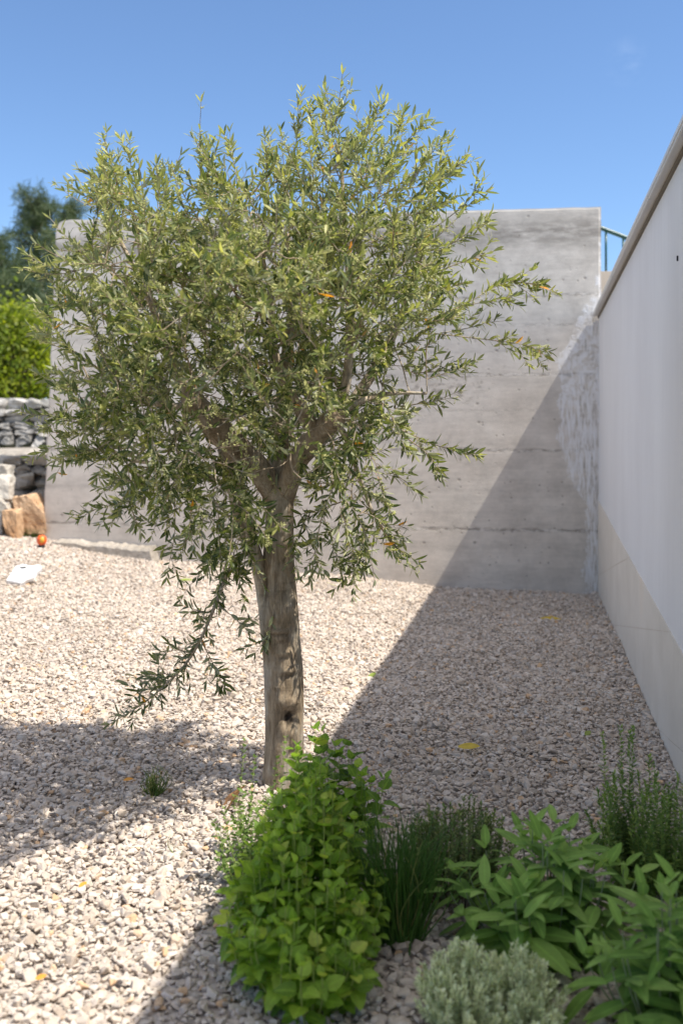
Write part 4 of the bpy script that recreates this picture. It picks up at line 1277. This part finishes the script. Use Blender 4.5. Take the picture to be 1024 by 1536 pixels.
def twig_on_ground():
    t = thing('fallen_twig', 'brown twig with a few dull green leaves on the gravel behind the thyme', 'twig', on_ground(690, 1228))
    P = smooth_path(np.array([on_ground(665, 1232) + [0, 0, .02], on_ground(695, 1228) + [0, 0, .024], on_ground(728, 1220) + [0, 0, .02]]), 10)
    V, Fs = tube(P, np.linspace(.0025, .0012, 10), 6); mk('stem', V, Fs, M['thyme_stem'], t)
    Lv = Leaves(olive_tpl)
    for px, yaw in ((655, 2.6), (668, 3.3), (680, .3), (648, 2.2)):
        Lv.add(on_ground(px, 1230) + np.array([0, 0, .022]), np.array([math.cos(yaw), math.sin(yaw), .1]), np.array([0, .2, 1.]), .055, .2, 1.5)
    Lv.build('leaves', M['olive'], t)


twig_on_ground()


def white_slab():
    p = on_ground(34, 878); b = MB()
    rng = np.random.default_rng(4)
    out = [(-.115, -.01), (-.09, .06), (-.075, .115), (-.03, .135), (.035, .12), (.10, .128), (.118, .10), (.085, .06), (.075, .015), (.03, -.005), (.0, -.035), (-.06, -.02)]
    bm = bmesh.new(); vs = [bm.verts.new((x, z * .75, z * .72 + .012)) for x, z in out]; f = bm.faces.new(vs)
    r = bmesh.ops.extrude_face_region(bm, geom=[f])
    for v in [e for e in r['geom'] if isinstance(e, bmesh.types.BMVert)]: v.co += Vector((0, .022, -.028))
    bmesh.ops.recalc_face_normals(bm, faces=bm.faces[:]); bmesh.ops.bevel(bm, geom=bm.edges[:], offset=.004, segments=2, affect='EDGES')
    V, Fs = from_bm(bm)
    t = thing('white_slab', 'broken white slab lying on the sunlit gravel at the left edge', 'slab', p)
    mk('slab_body', V + p + np.array([0, 0, .034]), Fs, M['slab'], t, smooth=False)
    V, Fs = rock((0, 0, 0), (.05, .02, .012), 77, 2); mk('mortar_lump', V + p + np.array([-.015, .072, .122]), Fs, M['path'], t, {'rnd': np.full(len(V), .3)}, smooth=False)


white_slab()


def plastic_cap():
    p = on_ground(63, 822); t = thing('plastic_cap', 'small orange plastic cap with a dark foot at the end of the concrete wall', 'cap', p)
    def lathe(prof, sd=20):
        V = [(r * math.cos(a), r * math.sin(a), z) for r, z in prof for a in np.arange(sd) * 2 * np.pi / sd]
        Fs = [[k * sd + j, k * sd + (j + 1) % sd, (k + 1) * sd + (j + 1) % sd, (k + 1) * sd + j] for k in range(len(prof) - 1) for j in range(sd)]
        return np.array(V), Fs
    V, Fs = lathe([(.0, .0), (.028, .0), (.03, .012), (.026, .02)]); mk('foot', V + p + [0, 0, .008], Fs, M['dark_plastic'], t)
    V, Fs = lathe([(.027, .02), (.036, .03), (.042, .05), (.043, .066), (.036, .086), (.022, .10), (0, .104)]); mk('shell', V + p + [0, 0, .008], Fs, M['orange_plastic'], t)
    V, Fs = lathe([(.0, 0), (.018, .0), (.02, .004), (.012, .012), (0, .014)])
    V = np.stack([V[:, 0], -V[:, 2], V[:, 1] * 1.2], -1); mk('window_inset', V + p + [.014, -.036, .072], [f[::-1] for f in Fs], M['yellow_plastic'], t)


plastic_cap()


# ------------------------------------------------------------------ trees on the hillside
def hill_z(y): return .47 + (y - 11.66) * .035


needle_tpl = (np.array([(-.02, 0, 0), (.02, 0, 0), (.012, 1, 0), (-.012, 1, 0)]), np.array([[0, 1, 2, 3]]), np.array([(0, 0), (0, 0), (0, 1), (0, 1)]))


def pine(px, Y, top_py, base_w, label, seed, cone=.9, dens=1.0):
    rng = np.random.default_rng(seed); x = (px - HX) * Y / F; z0 = hill_z(Y); H = (HY - top_py) * Y / F - z0
    t = thing('pine_tree', label, 'tree', (x, Y, z0), 'pines on the hillside')
    P = smooth_path(np.array([(x, Y, z0 - .1), (x + .08, Y, z0 + H * .4), (x - .05, Y, z0 + H * .75), (x, Y, z0 + H * .97)]), 20)
    V, Fs = tube(P, np.linspace(.16, .02, 20) * H / 6, 10); mk('trunk', V, Fs, M['bark'], t, {'wound': np.zeros(len(V))})
    Lv = Leaves(needle_tpl); br = MB()
    nb = int(60 * dens)
    for k in range(nb):
        f = .22 + .77 * (k + rng.uniform()) / nb
        o = np.array([np.interp(f, np.linspace(0, 1, 20), P[:, c]) for c in range(3)])
        a = rng.uniform(0, 6.283); L = base_w * (1.05 - f) ** .65 * cone * rng.uniform(.55, 1.15)
        d = np.array([math.cos(a), math.sin(a), rng.uniform(.05, .55)])
        tt = np.linspace(0, 1, 7)[:, None]; B = o + d * L * tt + np.array([0, 0, .15]) * L * tt ** 2
        br.add(*tube(B, np.linspace(.03, .008, 7) * H / 6, 5, cap=False), wound=0.0)
        for s in range(int(5 + L * 9)):
            u = rng.uniform(.3, 1.05); c = o + d * L * u + np.array([0, 0, .15]) * L * u * u + rng.normal(0, .11 * base_w, 3) * np.array([1, 1, .7])
            tone = rng.uniform(0, 1) * .6 + .2
            for q in range(26):
                dd = rng.normal(size=3) + np.array([0, 0, .6]); Lv.add(c + rng.normal(0, .05, 3), unit(dd), unit(rng.normal(size=3)), rng.uniform(.09, .17), float(np.clip(tone + rng.normal(0, .15), 0, 1)), 2.2)
    br.build('branches', M['bark'], t); Lv.build('needles', M['pine'], t)


pine(58, 20, 286, 1.15, 'tallest dark pine behind the left end of the concrete wall', 41)
pine(-14, 18, 362, 1.25, 'shorter bushy pine cut by the left edge of the photo', 43, dens=1.2)
pine(108, 24, 300, 1.1, 'farthest pine peeking over the left top of the concrete wall', 47)
pine(30, 17, 428, 1.2, 'low wide pine in front of the tallest pine', 49, dens=1.2)


def bush(px, Y, top_py, rx, label, seed, n=70):
    rng = np.random.default_rng(seed); x = (px - HX) * Y / F; z0 = hill_z(Y); H = (HY - top_py) * Y / F - z0
    t = thing('bush', label, 'bush', (x, Y, z0), 'bushes on the terrace'); tpl = leaf_template(lambda u: .3 * math.sin(math.pi * min(1, .05 + u * .95)) ** .8, 3, .2, .2)
    Lv = Leaves(tpl); br = MB()
    for k in range(n):
        v = rng.normal(size=3); v /= np.linalg.norm(v); v[2] = abs(v[2]); r = rng.uniform(.45, 1) ** .6
        c = np.array([x + v[0] * rx * r, Y + v[1] * rx * r, z0 + (.12 + .88 * v[2] * r) * H])
        b0 = np.array([x + rng.normal(0, .08), Y + rng.normal(0, .08), z0 - .05]); tt = np.linspace(0, 1, 6)[:, None]
        br.add(*tube(b0 + (c - b0) * tt + np.array([0, 0, .2]) * (tt * (1 - tt)), np.linspace(.014, .004, 6), 5, cap=False), wound=0.0)
        tone = rng.uniform(.2, .8)
        for q in range(75):
            o = c + rng.normal(0, .17, 3); Lv.add(o, unit(rng.normal(size=3) + (c - np.array([x, Y, z0 + H * .3]))), unit(rng.normal(size=3) + np.array([0, 0, 1.2])), rng.uniform(.05, .09), float(np.clip(tone + rng.normal(0, .18), 0, 1)))
    br.build('branches', M['bark'], t); Lv.build('leaves', M['bush'], t)


bush(30, 13.4, 462, .62, 'light yellow-green bush above the upper dry-stone wall', 51, 95)
bush(-36, 13.8, 475, .6, 'light green bush at the far left edge behind the dry-stone wall', 53, 60)

# ------------------------------------------------------------------ light, sky, camera
B_AWAY = .24
d = np.array([SD[0] + B_AWAY * ND[0], SD[1] + B_AWAY * ND[1], -1.76])
d /= np.linalg.norm(d)
sun = bpy.data.lights.new('sun', 'SUN'); sun.energy = 4.1; sun.angle = R(.53); sun.color = (1.0, .95, .87)
so = bpy.data.objects.new('sun', sun); COL.objects.link(so)
so.rotation_euler = Vector(tuple(d)).to_track_quat('-Z', 'Y').to_euler(); so.location = (6, -4, 10)
w = bpy.data.worlds.new('World'); SC.world = w; w.use_nodes = True
nt = w.node_tree; nt.nodes.clear(); t = NT(nt)
SKY_FILL = (6.2, 6.0, 6.1)  # colour of the added overhead fill that brightens the shade
sky = t.n('ShaderNodeTexSky', sky_type='NISHITA'); sky.sun_disc = False
sky.sun_elevation = math.asin(-d[2]); sky.sun_rotation = math.atan2(-d[0], -d[1])
sky.air_density = 1.0; sky.dust_density = .0; sky.ozone_density = 6.0; sky.altitude = 500
bg = t.n('ShaderNodeBackground'); bg.inputs['Strength'].default_value = .112
# one faint wisp of cloud
gen = t.n('ShaderNodeTexCoord').outputs['Generated']
cd = unit(at(940, 92, 1.0))
vd = t.n('ShaderNodeVectorMath', operation='DISTANCE'); t.l(gen, vd.inputs[0]); vd.inputs[1].default_value = tuple(cd)
wn = t.noise(t.mapping(gen, (18, 18, 40)), 3.0, 6, .65)
mask = t.math('MULTIPLY', t.ramp(vd.outputs['Value'], [(0, 1), (.024, 0)]), t.ramp(wn, [(.45, 0), (.75, .07)]))
skc = t.mix(mask, sky.outputs[0], (8.5, 9.2, 10.0))
# unseen white fill added overhead, outside the frame, to lift and warm the shade
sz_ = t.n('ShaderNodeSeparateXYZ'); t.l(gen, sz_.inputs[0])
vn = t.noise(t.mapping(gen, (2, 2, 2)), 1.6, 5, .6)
fill_mask = t.math('MULTIPLY', t.ramp(sz_.outputs[2], [(.50, 0), (.78, 1)]), t.ramp(vn, [(.3, .55), (.7, 1)]))
t.l(t.mix(fill_mask, skc, SKY_FILL), bg.inputs['Color'])
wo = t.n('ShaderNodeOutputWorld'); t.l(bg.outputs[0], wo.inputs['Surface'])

cam = bpy.data.cameras.new('camera'); co = bpy.data.objects.new('camera', cam); COL.objects.link(co); SC.camera = co
co.location = (0, 0, 0); co.rotation_euler = (R(90), 0, 0)
cam.sensor_fit = 'VERTICAL'; cam.sensor_height = 36; cam.sensor_width = 24; cam.lens = F / 1536 * 36
cam.shift_y = (HY - 768) / 1536.0
cam.clip_start = .05; cam.clip_end = 3000
cam.dof.use_dof = True; cam.dof.focus_distance = 3.6; cam.dof.aperture_fstop = 2.5; cam.dof.aperture_blades = 9
vs = SC.view_settings; vs.view_transform = 'Standard'; vs.look = 'None'; vs.exposure = .8; vs.gamma = 1; vs.use_curve_mapping = False
SC.render.engine = 'CYCLES'
SC.cycles.max_bounces = 8; SC.cycles.diffuse_bounces = 4; SC.cycles.use_denoising = True
